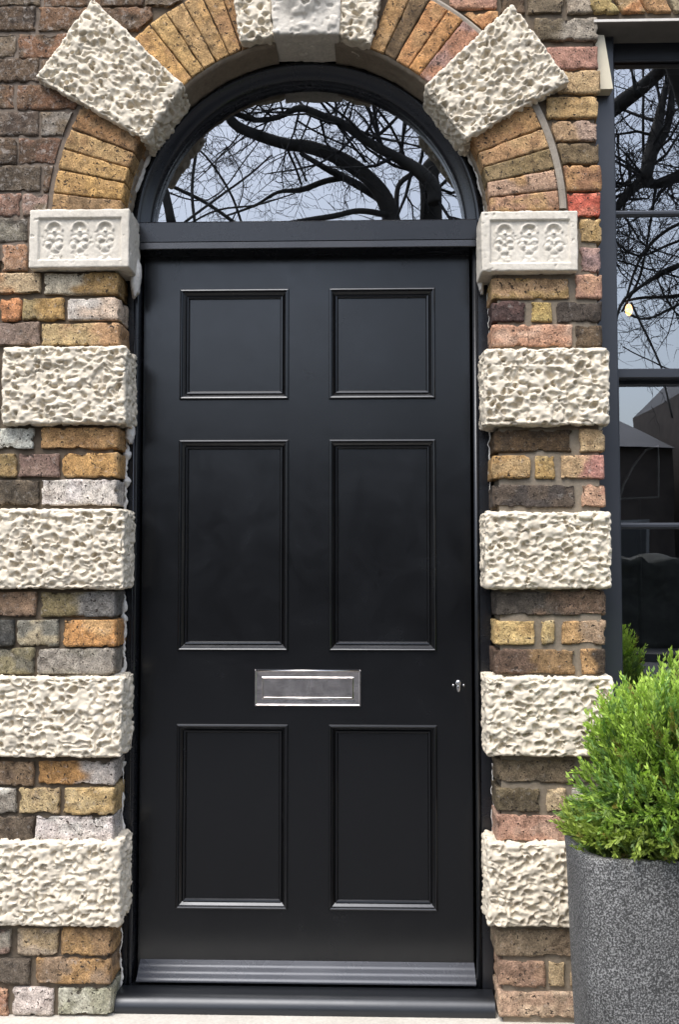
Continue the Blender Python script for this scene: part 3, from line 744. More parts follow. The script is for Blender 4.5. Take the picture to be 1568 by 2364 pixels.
# ------------------------------------------------------------------ door frame with fanlight
FI = .456                                        # inner radius of the fanlight ring
frame = thing('door_frame', 'black painted timber door frame with half-round fanlight and transom', 'door frame', (ACX, YF, 0))
DXL = P(325, 1303, YD)[0]; DXR = P(1090, 1303, YD)[0]
ring_prof = [(.524, .16), (.524, YF), (.502, YF), (.499, YF - .007), (.492, YF - .010), (.486, YF - .006), (.483, YF + .002), (.469, YF + .004), (.463, YF + .009), (FI, YF + .012), (FI, .19), (.524, .19)]
MB().ring(ACX, ACZ, math.radians(-3), math.radians(183), ring_prof, 128).build('arched_head', M_FRAME, frame, True)
bpy.context.view_layer.update()
TZ1, TZ0 = P(704, 509, .095)[1], P(704, 574, .095)[1]
TZm = P(704, 557, .095)[1]
tx0, tx1 = ACX - .484, ACX + .484
tr_prof = [(.19, TZ1 + .004), (.099, TZ1), (.095, TZ1 - .004), (.095, TZm + .0015), (.101, TZm + .0008), (.101, TZm - .0008), (.094, TZm - .0015), (.092, TZ0 + .002), (.094, TZ0), (.19, TZ0)]
MB().prof_x(tx0, tx1, tr_prof).build('transom', M_FRAME, frame)
# jambs
jz1 = TZ0 + .02
MB().box(ACX - .520, DXL - .003, YF, .20, .0, jz1, .002).build('jamb', M_FRAME, frame)
MB().box(DXR + .016, ACX + .520, YF, .20, .0, jz1, .002).build('jamb', M_FRAME, frame)
# upper jamb pieces behind the transom up to the ring
MB().box(ACX - .520, ACX - .458, YF + .001, .19, jz1 + .0005, ACZ + .02, .002).build('jamb', M_FRAME, frame)
MB().box(ACX + .458, ACX + .520, YF + .001, .19, jz1 + .0005, ACZ + .02, .002).build('jamb', M_FRAME, frame)
MB().tube([(DXR + .009, YF + .004, .07), (DXR + .009, YF + .004, TZ0 - .001)], .0075, 12).build('jamb_bead', M_SILL, frame, True)
MB().tube([(ACX - .497, YF - .001, .07), (ACX - .497, YF - .001, TZ0 - .001)], .003, 8).build('jamb_bead', M_FRAME, frame, True)
# stop behind, closing the gap above the leaf
MB().box(DXL - .003, DXR + .016, .178, .22, TZ0 - .012, TZ0 - .0005).build('head_stop', M_FRAME, frame)
# fanlight pane
gz0 = TZ1 - .004
pts = []
a_s = math.asin(max(-1, min(1, (gz0 - ACZ) / (FI + .004))))
for t in np.linspace(a_s, math.pi - a_s, 72): pts.append((ACX + (FI + .004) * math.cos(t), .165, ACZ + (FI + .004) * math.sin(t)))
mk('glass_pane', pts, [tuple(range(len(pts)))], M_FANGLASS, frame)
# threshold
thr = MB(); pr = [(.19, .006), (.05, .006)]
for k in range(13):
    t = math.radians(-80 + k * 13.5); pr.append((.060 - .036 * math.cos(t), .040 + .036 * math.sin(t)))
pr += [(.11, .074), (.115, .068), (.19, .068)]
thr.prof_x(OX0 + .003, OX1 - .003, pr)
o = thr.build('threshold', M_SILL, frame, True)
md = o.modifiers.new('split', 'EDGE_SPLIT'); md.split_angle = math.radians(40)
o['label'] = 'rounded worn black threshold board along the bottom'

# ------------------------------------------------------------------ the door
door = thing('front_door', 'black painted six-panel front door with steel letterbox', 'door', ((DXL + DXR) / 2, YD, .08))
def pr_(u0, u1, v0, v1):
    x0, z1 = P(u0, v0, YD - .004); x1, z0 = P(u1, v1, YD - .004); return x0, x1, z0, z1
raw = [pr_(416, 666, 665, 919), pr_(758.5, 1004, 671, 924), pr_(413.5, 666, 1013, 1503), pr_(760, 1008.5, 1018, 1503), pr_(409, 664, 1672, 2101), pr_(760, 1013, 1671, 2101)]
xa0 = sum(raw[k][0] for k in (0, 2, 4)) / 3; xa1 = sum(raw[k][1] for k in (0, 2, 4)) / 3
xb0 = sum(raw[k][0] for k in (1, 3, 5)) / 3; xb1 = sum(raw[k][1] for k in (1, 3, 5)) / 3
rows = [((raw[k][2] + raw[k + 1][2]) / 2, (raw[k][3] + raw[k + 1][3]) / 2) for k in (0, 2, 4)]
dz0, dz1 = .088, TZ0 + .012
x0, x1 = DXL, DXR; gp = .0025
leaf = MB(); ins = .006
A0, A1, B0, B1 = xa0 + ins, xa1 - ins, xb0 + ins, xb1 - ins
yb = .205
leaf.box(x0 + gp, A0, YD, yb, dz0, dz1); leaf.box(B1, x1 - gp, YD, yb, dz0, dz1)
zs = [dz0]
for (a, b) in rows[::-1]: zs += [a + ins, b - ins]
zs += [dz1]
for k in range(0, 8, 2): leaf.box(A0, B1, YD, yb, zs[k], zs[k + 1])
for k in range(1, 7, 2): leaf.box(A1, B0, YD, yb, zs[k], zs[k + 1])
leaf.build('door_leaf', M_PAINT, door)
prof = [(0, .001), (0, -.005), (.0015, -.0078), (.0045, -.0088), (.007, -.0074), (.0085, -.0030), (.0100, -.0026), (.017, .0045), (.0185, .0060), (.0195, .0025), (.0235, .0036), (.0260, .007), (.0268, .0115), (.030, .0118)]
for (xx0, xx1) in ((xa0, xa1), (xb0, xb1)):
    for (za, zb_) in rows:
        MB().sweep_rect(xx0, xx1, za, zb_, [(o_, YD + y_) for o_, y_ in prof]).build('panel_moulding', M_PAINT, door)
        MB().box(xx0 + .007, xx1 - .007, YD + .0112, YD + .030, za + .007, zb_ - .007).build('panel', M_PAINT, door)
# weather bar: fluted, sloping
wz1, wz0 = .124, .086
wp = [(YD - .0005, wz1)]
for k in range(1, 25):
    f = k / 24; wp.append((YD - .004 - .052 * f +   .0006 * math.cos(f * 2 * math.pi * 3), wz1 - .002 - (wz1 - wz0 - .002) * f))
wp += [(YD - .055, wz0 - .004), (YD - .0005, wz0 - .004)]
wb = MB().prof_x(P(318, 2235, .13)[0], P(1098, 2235, .13)[0], wp).build('weather_bar', M_BAR, door)
# letterbox
lx0, lz1 = P(588, 1546, YD - .008); lx1, lz0 = P(833, 1631, YD - .008)
lb = MB(); w_, h_ = lx1 - lx0, lz1 - lz0; yp = YD - .006
lb.sweep_rect(lx0, lx1, lz0, lz1, [(0, YD), (0, yp + .001), (.001, yp), (.0035, yp - .0005), (.006, yp + .0008), (.020, yp + .0018), (.0215, yp + .001), (.0215, YD - .001)])
plate = lb.build('letterbox_plate', M_STEEL, door)
fl_ = MB().sweep_rect(lx0 + .0222, lx1 - .0222, lz0 + .0222, lz1 - .0222, [(0, YD), (0, yp - .002), (.0008, yp - .0032), (.003, yp - .0032), (.004, yp - .0015)])
fx0, fx1, fz0, fz1 = lx0 + .026, lx1 - .026, lz0 + .026, lz1 - .026
fl_.add([(fx0, yp - .0012, fz0), (fx1, yp - .0012, fz0), (fx1, yp - .0012, fz1), (fx0, yp - .0012, fz1)], [(0, 1, 2, 3)])
fl_.build('letterbox_flap', M_STEEL, plate)
MB().tube([(lx0 + .003, yp - .001, lz1 - .002), (lx1 - .003, yp - .001, lz1 - .002)], .0022, 8).build('letterbox_rim', M_STEELHI, plate, True)
MB().tube([(fx0, yp - .003, fz0 - .002), (fx1, yp - .003, fz0 - .002)], .0016, 8).build('letterbox_rim', M_STEELHI, plate, True)
# key cover with its two screws
kx, kz = P(1059, 1583, YD - .004)
def disc(mb_, cx, cz, y, rx, rz, th, n=20):
    V = [(cx + rx * math.cos(2 * math.pi * k / n), YD, cz + rz * math.sin(2 * math.pi * k / n)) for k in range(n)]
    V += [(cx + rx * math.cos(2 * math.pi * k / n), YD - th * .7, cz + rz * math.sin(2 * math.pi * k / n)) for k in range(n)]
    V += [(cx + rx * .7 * math.cos(2 * math.pi * k / n), YD - th, cz + rz * .7 * math.sin(2 * math.pi * k / n)) for k in range(n)]
    Fc = [(k, (k + 1) % n, n + (k + 1) % n, n + k) for k in range(n)] + [(n + k, n + (k + 1) % n, 2 * n + (k + 1) % n, 2 * n + k) for k in range(n)] + [tuple(range(2 * n, 3 * n))]
    mb_.add(V, Fc)
esc = MB(); disc(esc, kx, kz, YD, .020, .0195, .0015, 28); e_o = esc.build('escutcheon', M_PAINT, door)
kc = MB(); disc(kc, kx, kz + .008, YD, .0085, .0085, .006); disc(kc, kx + .0005, kz - .006, YD, .0062, .012, .005)
kc.build('key_cover', M_STEELHI, e_o, True)
for sx in (-.0150, .0150):
    s_ = MB(); disc(s_, kx + sx, kz + .0015, YD, .0034, .0034, .0035, 12); s_.build('screw', M_STEELHI, e_o, True)

# ------------------------------------------------------------------ hall behind the fanlight and the room behind the window
hall = MB(); hall.box(-.75, .75, .26, 4, -.1, -.02); hall.box(-.75, .75, .26, 4, 3.0, 3.1); hall.box(-.8, -.75, .26, 4, -.1, 3.1); hall.box(.75, .79, .26, 4, -.1, 3.1); hall.box(-.8, .79, 4, 4.1, -.1, 3.1)
tag(hall.build('hall_wall', M_DARK), kind='structure')
rm = MB(); rm.box(.8, 4.2, .26, 4, -.1, -.02); rm.box(.8, 4.2, .26, 4, 3.0, 3.1); rm.box(4.2, 4.3, .26, 4, -.1, 3.1); rm.box(.8, 4.3, 4.001, 4.1, -.1, 3.1)
tag(rm.build('room_wall', M_DARK), kind='structure')
# ------------------------------------------------------------------ sash window on the right
win = thing('sash_window', 'tall grey-black sash window at the right, glass reflecting bare branches', 'window', (wx1 + .6, .1, .62))
YW = .075; wl = wx1 - .004
wr = 2.1
sx1 = P(1424, 560, YW)[0]
ztop = P(1480, 84, YW)[1]
MB().box(wl - .03, sx1, YW, .22, .62, ztop + .05, .003).build('window_stile', M_WIN, win)
MB().box(wr, wr + .1, YW, .22, .62, ztop + .05, .003).build('window_stile', M_WIN, win)
hz = P(1480, 139, .12)[1]
MB().box(sx1, wr, .12, .22, hz, ztop + .12, .002).build('window_head', M_WIN, win)
MB().box(sx1, wr, .12, .128, hz - .004, hz, .001).build('head_bead', M_WIN, win)
yg1, yg2 = .135, .185
mz0, mz1 = P(1500, 872, .115)[1], P(1500, 851, .115)[1]
MB().box(sx1, wr, .115, .165, mz0, mz1, .002).build('meeting_rail', M_WIN, win)
MB().box(sx1, wr, .168, .21, mz0 - .012, mz1, .002).build('meeting_rail', M_WIN, win)
def gbar(v, y, name='glazing_bar'):
    z = P(1500, v, y)[1]
    MB().prof_x(sx1, wr, [(y + .012, z + .009), (y - .004, z + .009), (y - .012, z + .003), (y - .012, z - .003), (y - .004, z - .009), (y + .012, z - .009)]).build(name, M_WIN, win)
gbar(495, yg1); gbar(1214, yg2)
for y, z0, z1 in ((yg1, mz1, hz), (yg2, .66, mz0 - .012)):
    for xv in (1.42,):
        MB().box(xv, xv + .02, y - .012, y + .012, z0, z1, .002).build('glazing_bar', M_WIN, win)
MB().box(sx1, sx1 + .0035, yg1 - .020, yg1 + .005, mz1, hz, .0005).build('sash_edge', M_WHITE if False else M_WIN, win)
MB().box(sx1, sx1 + .0035, YW + .01, yg2 + .005, .66, mz0, .0005).build('sash_edge', M_WIN, win)
MB().box(sx1, wr, .10, .22, .62, .66, .002).build('bottom_rail', M_WIN, win)
zu = P(1500, 495, yg1)[1]; zl = P(1500, 1214, yg2)[1]
for (a, b, y) in ((zu, hz, yg1), (mz1, zu, yg1), (zl, mz0, yg2), (.655, zl, yg2)):
    for xa, xb in ((sx1, 1.43), (1.43, wr)):
        mk('glass_pane', [(xa, y, a), (xb, y, a), (xb, y, b), (xa, y, b)], [(0, 1, 2, 3)], M_GLASS, win)
MB().box(wx1 - .01, 2.25, -.05, .21, .56, .61, .004).build('window_sill', M_LINTEDGE, win)
# lintel board and the cream packing piece
lz = P(1480, 47, -.002)[1]
lt = MB().box(wx1 - .001, 2.25, .0, .115, lz - .006, lz + .003).build('lintel_board', M_LINT, win)
MB().box(wx1 - .001, 2.25, -.004, -.0002, lz - .005, lz + .002).build('lintel_edge', M_LINTEDGE, win)
pc = quadP([(1379, 207), (1416, 206), (1395, 82), (1374, 82)], .03)
V = [(x, .03, z) for x, z in pc] + [(x, .072, z) for x, z in pc]
o = MB().add(V, [(0, 1, 2, 3), (7, 6, 5, 4), (0, 4, 5, 1), (1, 5, 6, 2), (2, 6, 7, 3), (3, 7, 4, 0)]).build('timber_packer', M_TIMBER)
tag(o, 'tapering cream timber piece under the lintel beside the window', 'timber block')

# things inside the room
cu = MB(); n = 120; xs0, xs1 = 1.30, 2.0; V = []; Fc = []
for k in range(n + 1):
    x = xs0 + (xs1 - xs0) * k / n; y = .75 + .022 * math.sin(k * .9) + .012 * math.sin(k * .37)
    V += [(x, y, .2), (x, y, 1.18)]
for k in range(n): Fc.append((2 * k, 2 * k + 2, 2 * k + 3, 2 * k + 1))
o = mk('cafe_curtain', V, Fc, M_CURT, None, True); o.modifiers.new('thick', 'SOLIDIFY').thickness = .002
tag(o, 'dull grey-green half curtain hanging inside the window', 'curtain')
lx, lz_ = P(1452, 716, 1.2)
lamp = thing('pendant_lamp', 'small glowing warm bulb hanging inside the window', 'lamp', (lx, 1.2, lz_))
me_, te_, be_ = newmat('warm_bulb'); be_.inputs['Emission Color'].default_value = (1, .48, .17, 1); be_.inputs['Emission Strength'].default_value = 2.6
p, Q = box_grid(8, 8, 8); q_ = p / 4 - 1; q_ = q_ / np.linalg.norm(q_, axis=1)[:, None]
mk('bulb', q_ * np.array([.014, .014, .024]) + np.array([lx, 1.2, lz_]), Q, me_, lamp, True)
MB().tube([(lx, 1.2, lz_ + .03), (lx, 1.2, lz_ + .08)], .016, 12).build('lamp_holder', M_DARK, lamp, True)
MB().tube([(lx, 1.2, lz_ + .08), (lx, 1.2, 3.0)], .003, 6).build('cord', M_DARK, lamp)
# white tubes added to draw the arched outline reflected in the glass
fr_ = [P(u, v, .9) for u, v in ((1430, 1152), (1520, 1148), (1520, 1060), (1519, 1030), (1490, 1040), (1462, 1076), (1440, 1118), (1430, 1152))]
refl_tube = MB().tube([(x, .9, z) for x, z in fr_], .0045, 8).build('reflection_tube', M_WHITE)
refl_shape = thing('reflected_outline', 'thin white tubes added to draw an arched outline reflected in the window', 'stand_in', (fr_[0][0], .9, 0)); refl_tube.parent = refl_shape; refl_tube.location = refl_tube.location - refl_shape.location
xq, zq = P(1475, 1150, .9); MB().tube([(xq, .9, 0), (xq, .9, zq - .006)], .007, 8).build('added_post', M_DARK, refl_shape)
MB().box(xq - .15, xq + .15, .78, 1.02, -.02, 0, .003).build('added_foot', M_DARK, refl_shape)

# ------------------------------------------------------------------ planter and shrub
yf_, yb_ = -.52, -.20
PXL = P(1314, 1945, -.34)[0]; PW = .46; PCX, PCY = PXL + PW / 2, (yf_ + yb_) / 2
PZ1 = P(1470, 1988, yf_)[1]; PZ0 = -.15
def sq(s, t, n=64, rc=.36):
    "rounded square outline"
    out = []
    for k in range(n):
        a = 2 * math.pi * k / n; c, d = math.cos(a), math.sin(a); e = 5.0
        r = (abs(c) ** e + abs(d) ** e) ** (-1 / e); out.append((s * r * c, t * r * d))
    return out
pl = thing('planter', 'large dark grey speckled stone planter, bottom right of the doorway', 'planter', (PCX, PCY, PZ0))
V = []; Fc = []; n = 64
hw, hd = PW / 2, (yb_ - yf_) / 2
lay = [(.90, PZ0), (.905, PZ0 + .2), (.95, PZ0 + .42), (.985, PZ1 - .05), (.998, PZ1 - .012), (.99, PZ1 - .003), (.965, PZ1), (.90, PZ1 + .0), (.885, PZ1 - .005), (.875, PZ1 - .03), (.87, PZ1 - .09)]
for s, z in lay:
    for (a, b) in sq(hw * s, hd * s, n): V.append((PCX + a, PCY + b, z))
V = np.array(V); Vn = V - np.array([PCX, PCY, 0]); 
V[:, :2] += Vn[:, :2] * (fbm(V * 30, 5, 3) * .006)[:, None]; V[:, 2] += fbm(V * 14, 6, 2) * .003 * (V[:, 2] > PZ1 - .05)
for i in range(len(lay) - 1):
    for k in range(n): Fc.append((i * n + k, i * n + (k + 1) % n, (i + 1) * n + (k + 1) % n, (i + 1) * n + k))
mk('planter_body', V, np.array(Fc), M_PLANTER, pl, True)
so = [(PCX + a, PCY + b, PZ1 - .035 + .006 * rnd.random()) for a, b in sq(hw * .89, hd * .89, 48)] + [(PCX, PCY, PZ1 - .02)]
mk('soil', so, [(k, (k + 1) % 48, 48) for k in range(48)], M_SOIL, pl, True)

shrub = thing('shrub', 'bright green feathery conifer shrub growing in the grey speckled planter', 'shrub', (PCX, PCY, PZ1 - .04))
def make_shrub():
    R_ = random.Random(5); st = MB(); leaves = []; cols = []
    base = Vector((PCX, PCY, PZ1 - .03)); cen = Vector((PCX + .035, PCY - .035, PZ1 + .165))
    tips = []
    def env(d):      # crown reach in direction d from centre
        n_ = float(vnoise(np.array([[d.x * 2.1 + 5, d.y * 2.1, d.z * 2.1]]), 3)[0])
        e_ = 2.7; r = (abs(d.x / (.216 if d.z > 0 else .238)) ** e_ + abs(d.y / .19) ** e_ + abs(d.z / (.235 if d.z > 0 else .24)) ** e_) ** (-1 / e_)
        n2_ = float(vnoise(np.array([[d.x * 5 + 3, d.y * 5, d.z * 5]]), 8)[0]); return r * (.98 + .22 * n_ + .13 * n2_)
    sprays = []
    for k in range(2900):
        while True:
            d = Vector((R_.gauss(0, 1), R_.gauss(0, 1), R_.gauss(0, 1))).normalized()
            if d.z > -.75: break
        depth = R_.random() ** .45
        r = env(d) * (.30 + .70 * depth) * (1 + (.10 if R_.random() < .12 else 0) * R_.random())
        p = cen + d * r
        if p.z < PZ1 - .012 and abs(p.x - PCX) < hw and abs(p.y - PCY) < hd: p.z = PZ1 - .005 + R_.random() * .02
        if p.z < PZ1 + .01 and (abs(p.x - PCX) > hw * .97 or abs(p.y - PCY) > hd * .97): continue
        if p.y > -.02: p.y = -.02 - R_.random() * .03
        up = Vector((0, 0, 1))
        dirn = (d * .70 + up * (.82 if d.z > -.2 else .25) + Vector((R_.gauss(0, .3), R_.gauss(0, .3), R_.gauss(0, .3)))).normalized()
        sprays.append((p, dirn, depth, d))
    for k in range(900):           # low skirt spilling over the rim
        a = R_.uniform(0, 2 * math.pi); e_ = 4.; c_, s_ = math.cos(a), math.sin(a); rr_ = (abs(c_) ** e_ + abs(s_) ** e_) ** (-1 / e_) * R_.uniform(.62, .99)
        d = Vector((c_, s_, .25)); p = Vector((PCX + hw * rr_ * c_, PCY + hd * rr_ * s_, PZ1 + R_.uniform(-.004, .05)))
        sprays.append((p, Vector((c_ * .8 + R_.gauss(0, .4), s_ * .8 + R_.gauss(0, .4), .45 + R_.gauss(0, .3))).normalized(), .55 * R_.random(), d))
    for k in range(22):
        d = Vector((R_.gauss(0, .8), R_.gauss(0, .8), abs(R_.gauss(0, 1)) + .2)).normalized(); e = cen + d * env(d) * .8
        m_ = base.lerp(e, .5) + Vector((0, 0, -.03)) + d * .02
        st.tube([base + Vector((R_.uniform(-.05, .05), R_.uniform(-.05, .05), 0)), m_, e], [.006, .004, .0015], 6)
    def blade(p, dr, ln, w, col):
        side = dr.cross(Vector((R_.gauss(0, 1), R_.gauss(0, 1), R_.gauss(0, 1)))).normalized() * w
        nn = dr.cross(side).normalized() * w * .35
        b = len(leaves)
        leaves.extend([p - side * .4, p + dr * ln * .55 - side, p + dr * ln, p + dr * ln * .55 + side + nn, p + side * .4 + nn])
        cols.extend([col] * 5); fcs.append((b, b + 1, b + 2, b + 3)); fcs.append((b, b + 3, b + 4, b)) if False else None
    fcs = []
    for (p, dr, depth, d) in sprays:
        hue = R_.random(); lit_tone = max(0, dr.z) * .35 + (depth ** 2) * .65 + R_.gauss(0, .18)
        a = Vector((.065, .150, .018)); b = Vector((.34, .48, .10)); c0 = a.lerp(b, min(1, max(0, lit_tone)))  # crown shade put into the colour: inner sprays darker, outer upright ones lighter
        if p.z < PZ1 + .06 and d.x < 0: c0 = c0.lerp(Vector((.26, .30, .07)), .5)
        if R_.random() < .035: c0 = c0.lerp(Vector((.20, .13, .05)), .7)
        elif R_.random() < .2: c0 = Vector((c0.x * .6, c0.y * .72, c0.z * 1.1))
        ln = R_.uniform(.045, .10)
        bend = Vector((R_.gauss(0, .2), R_.gauss(0, .2), .25))
        nst = 9
        for i in range(nst):
            f = i / nst; q0 = p + dr * ln * (f - .5) + bend * (ln * f * f * .4); cd = (dr + bend * f * .8).normalized()
            for j in range(3):
                sd2 = cd.cross(Vector((R_.gauss(0, 1), R_.gauss(0, 1), R_.gauss(0, 1)))).normalized()
                bd = (cd * (1.0 + .5 * f) + sd2 * .62).normalized()
                v = R_.uniform(.75, 1.3); v *= (.75 + .55 * f); cc = (c0.x * v * (1 + .2 * f), c0.y * v * (1 + .15 * f), c0.z * v)
                blade(q0, bd, R_.uniform(.013, .023) * (1 - .25 * f), R_.uniform(.0018, .0031), cc)
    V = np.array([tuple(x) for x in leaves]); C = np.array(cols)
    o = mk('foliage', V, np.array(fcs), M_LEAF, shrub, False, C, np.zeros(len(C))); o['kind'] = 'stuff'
    st.build('stem', M_STEM, shrub, True)
make_shrub()

# ------------------------------------------------------------------ bare street trees across the road (seen in the glass)
def reflP(u, v, yg, yt):
    "real point at depth yt whose mirror image in the pane at depth yg lies on the measured sight line"
    x, z = P(u, v, 2 * yg - yt); return Vector((x, yt, z))
def tree(name, label, limbs, yg, y0, seed, trunk_w, pxm, root_uv, extra_twigs=1.0, ztop=None):
    R_ = random.Random(seed); paths = []
    for pts in limbs:
        yo = y0 + R_.uniform(-.6, .6); dy = R_.uniform(-.25, .25)
        paths.append([(reflP(u, v, yg, yo + dy * i), w / pxm / 2) for i, (u, v, w) in enumerate(pts)])
    r0 = reflP(root_uv[0], root_uv[1], yg, y0)
    root = thing(name, label, 'tree', (r0.x, r0.y, -.15))
    tk = MB(); tk.tube([(r0.x, r0.y, -.15), (r0.x + .03, r0.y, .3), (r0.x, r0.y, r0.z * .5), tuple(r0)], [trunk_w * .75, trunk_w * .55, trunk_w * .5, trunk_w * .48], 14)
    tk.build('trunk', M_BARK, root, True)
    lb_ = MB(); tw = MB()
    def smooth(pts):
        out = []
        for i in range(len(pts) - 1):
            p0, p1, p2, p3 = pts[max(i - 1, 0)], pts[i], pts[i + 1], pts[min(i + 2, len(pts) - 1)]
            for k in range(4):
                t = k / 4
                a = .5 * ((2 * p1[0]) + (p2[0] - p0[0]) * t + (2 * p0[0] - 5 * p1[0] + 4 * p2[0] - p3[0]) * t * t + (3 * p1[0] - p0[0] - 3 * p2[0] + p3[0]) * t ** 3)
                out.append((a, p1[1] * (1 - t) + p2[1] * t))
        out.append(pts[-1]); return out
    cnt = [0]
    def twig(p, d, ln, r, lev):
        if cnt[0] > (20000 if seed == 11 else 34000): return
        n = 4; q = p.copy(); pts = [(q.copy(), r)]; dd = d.copy()
        for i in range(n):
            dd = (dd + Vector((R_.gauss(0, .22), R_.gauss(0, .16), R_.gauss(0, .22) + .03))).normalized()
            q = q + dd * (ln / n); pts.append((q.copy(), r * (1 - .75 * (i + 1) / n)))
            cnt[0] += 1
        tw.tube([a for a, _ in pts], [b for _, b in pts], 4 if lev > 1 else 3, False)
        if lev > 0:
            for i in range(1, n + 1):
                for _ in range(2 if R_.random() < .12 else 1):
                    side = Vector((R_.gauss(0, 1), R_.gauss(0, .7), R_.gauss(0, 1))).normalized()
                    nd = (dd * .6 + side * .8).normalized()
                    twig(pts[i][0], nd, ln * R_.uniform(.38, .68), max(.0042, pts[i][1] * .72), lev - 1)
    R_.shuffle(paths)
    for pts in paths:
        sp = smooth(pts); lb_.tube([a for a, _ in sp], [b for _, b in sp], 10)
        for i in range(2, len(sp)):
            p, r = sp[i]; d = (sp[i][0] - sp[i - 1][0]).normalized()
            if R_.random() < .55 * extra_twigs:
                side = Vector((R_.gauss(0, 1), R_.gauss(0, .6), R_.gauss(0, 1))).normalized()
                twig(p, (d * .5 + side * .9).normalized(), R_.uniform(.7, 1.9), max(.008, min(.024, r * .4)), 3)
    lb_.build('limb', M_BARK, root, True)
    t_o = tw.build('twigs', M_TWIG, root); t_o['kind'] = 'stuff'
    return root
def c2(cx, cy, w): return (470.4 + .4 * cx, .4 * cy, .4 * w)
def c1_(cx, cy, w): return (.4 * cx, .4 * cy, .4 * w)
limbs1 = [
 [c2(1320, 1420, 150), c2(1318, 1300, 135), c2(1310, 1120, 130), c2(1300, 1000, 120), c2(1380, 900, 110), c2(1500, 760, 90), c2(1620, 560, 60)],
 [c2(1335, 1180, 84), c2(1322, 1080, 86), c2(1235, 985, 76), c2(1100, 900, 60), c2(960, 820, 55), c2(820, 720, 48), c2(700, 670, 42), c2(560, 625, 38), c2(430, 670, 32), c2(300, 690, 30), c2(180, 655, 34), c2(60, 560, 26)],
 [c2(1120, 1420, 120), c2(1090, 1290, 110), c2(1050, 1150, 100), c2(960, 1030, 84), c2(800, 920, 84), c2(620, 845, 80), c2(480, 830, 72), c2(330, 790, 66), c2(190, 730, 56), c2(140, 655, 48), c2(230, 600, 36), c2(330, 520, 30)],
 [c2(1030, 1150, 50), c2(860, 1045, 46), c2(700, 970, 40), c2(560, 880, 30)],
 [c2(1060, 1240, 38), c2(900, 1215, 34), c2(760, 1240, 32), c2(600, 1262, 26), c2(430, 1290, 20)],
 [c2(840, 1020, 36), c2(700, 1050, 34), c2(560, 1100, 36), c2(430, 1110, 22), c2(300, 1180, 18), c2(120, 1240, 12)],
 [c2(1210, 1000, 34), c2(1125, 1070, 30), c2(1115, 1220, 30)],
 [c2(480, 860, 16), c2(520, 960, 16), c2(560, 1070, 14)], [c2(520, 880, 16), c2(590, 1050, 12)],
 [c2(930, 560, 22), c2(1000, 740, 20), c2(1060, 900, 16)], [c2(900, 755, 8), c2(1050, 770, 9), c2(1240, 785, 8)],
 [c2(980, 600, 14), c2(1090, 740, 15), c2(1170, 940, 16)], [c2(640, 540, 16), c2(760, 700, 16), c2(860, 830, 15), c2(940, 940, 14)],
 [c2(540, 690, 12), c2(700, 780, 12), c2(900, 870, 10)],
 [c1_(1150, 700, 14), c1_(1140, 800, 18), c1_(1110, 1080, 18), c1_(1125, 1290, 18)],
 [c1_(860, 900, 40), c1_(930, 1060, 50), c1_(985, 1290, 60)], [c1_(940, 1050, 22), c1_(1160, 1140, 22), c1_(1360, 1290, 24)],
 [c1_(1000, 760, 10), c1_(1180, 900, 12), c1_(1330, 1120, 14), c1_(1400, 1300, 16)], [c1_(1560, 900, 9), c1_(1440, 1000, 12), c1_(1250, 1130, 14), c1_(1060, 1290, 16)], [c1_(1100, 1290, 12), c1_(1260, 1200, 12), c1_(1480, 1180, 10), c1_(1700, 1120, 7)],
 [c1_(900, 1080, 10), c1_(1200, 1140, 9), c1_(1420, 900, 8), c1_(1560, 700, 6)], [c1_(1300, 840, 7), c1_(1400, 1060, 8), c1_(1330, 1290, 9)],
]
tree('bare_tree', 'tall bare street tree with forked trunk reflected in the fanlight', limbs1, .165, -10.0, 11, .62, 181, (998, 560), 1.7)
limbs2 = [
 [(1700, 640, 60), (1640, 420, 52), (1590, 240, 44), (1553, 138, 34), (1520, 90, 30)],
 [(1553, 140, 32), (1530, 163, 30), (1488, 203, 33), (1440, 238, 38), (1390, 275, 36), (1330, 300, 30)],
 [(1620, 330, 26), (1575, 400, 18), (1520, 425, 20), (1493, 415, 28), (1460, 438, 22), (1428, 476, 20), (1390, 520, 16)],
 [(1493, 415, 30), (1505, 360, 34), (1518, 300, 26), (1530, 240, 18), (1545, 190, 16), (1560, 140, 15)],
 [(1512, 350, 26), (1540, 300, 18), (1551, 240, 17), (1556, 180, 16), (1568, 110, 14)],
 [(1487, 160, 5), (1489, 300, 6), (1490, 380, 8)], [(1430, 300, 4), (1435, 400, 5), (1445, 430, 6)], [(1460, 150, 5), (1470, 220, 6), (1478, 205, 8)],
 [(1700, 560, 14), (1600, 600, 12), (1520, 640, 9), (1446, 692, 7), (1420, 760, 5)],
 [(1700, 640, 12), (1580, 680, 9), (1480, 690, 7), (1440, 700, 5)], [(1460, 700, 5), (1500, 780, 5), (1530, 850, 4), (1560, 960, 4)],
 [(1446, 692, 7), (1500, 650, 8), (1568, 612, 9), (1700, 590, 12)], [(1450, 690, 5), (1470, 620, 6), (1500, 570, 7), (1568, 520, 8), (1700, 480, 10)], [(1446, 720, 4), (1500, 735, 5), (1600, 690, 7), (1720, 700, 9)], [(1430, 600, 4), (1500, 620, 4), (1600, 650, 5)], [(1440, 800, 3), (1500, 830, 3), (1568, 850, 4), (1650, 800, 6)],
 [(1425, 560, 5), (1480, 590, 5), (1568, 560, 6), (1680, 540, 7)], [(1440, 720, 5), (1480, 640, 6), (1500, 540, 5), (1520, 420, 8)], [(1640, 760, 6), (1560, 720, 4), (1520, 640, 4)],
]
tree('bare_tree', 'bare street tree with thick slanting limb reflected in the sash window', limbs2, .135, -10.6, 23, .5, 172, (1700, 700), 1.5)

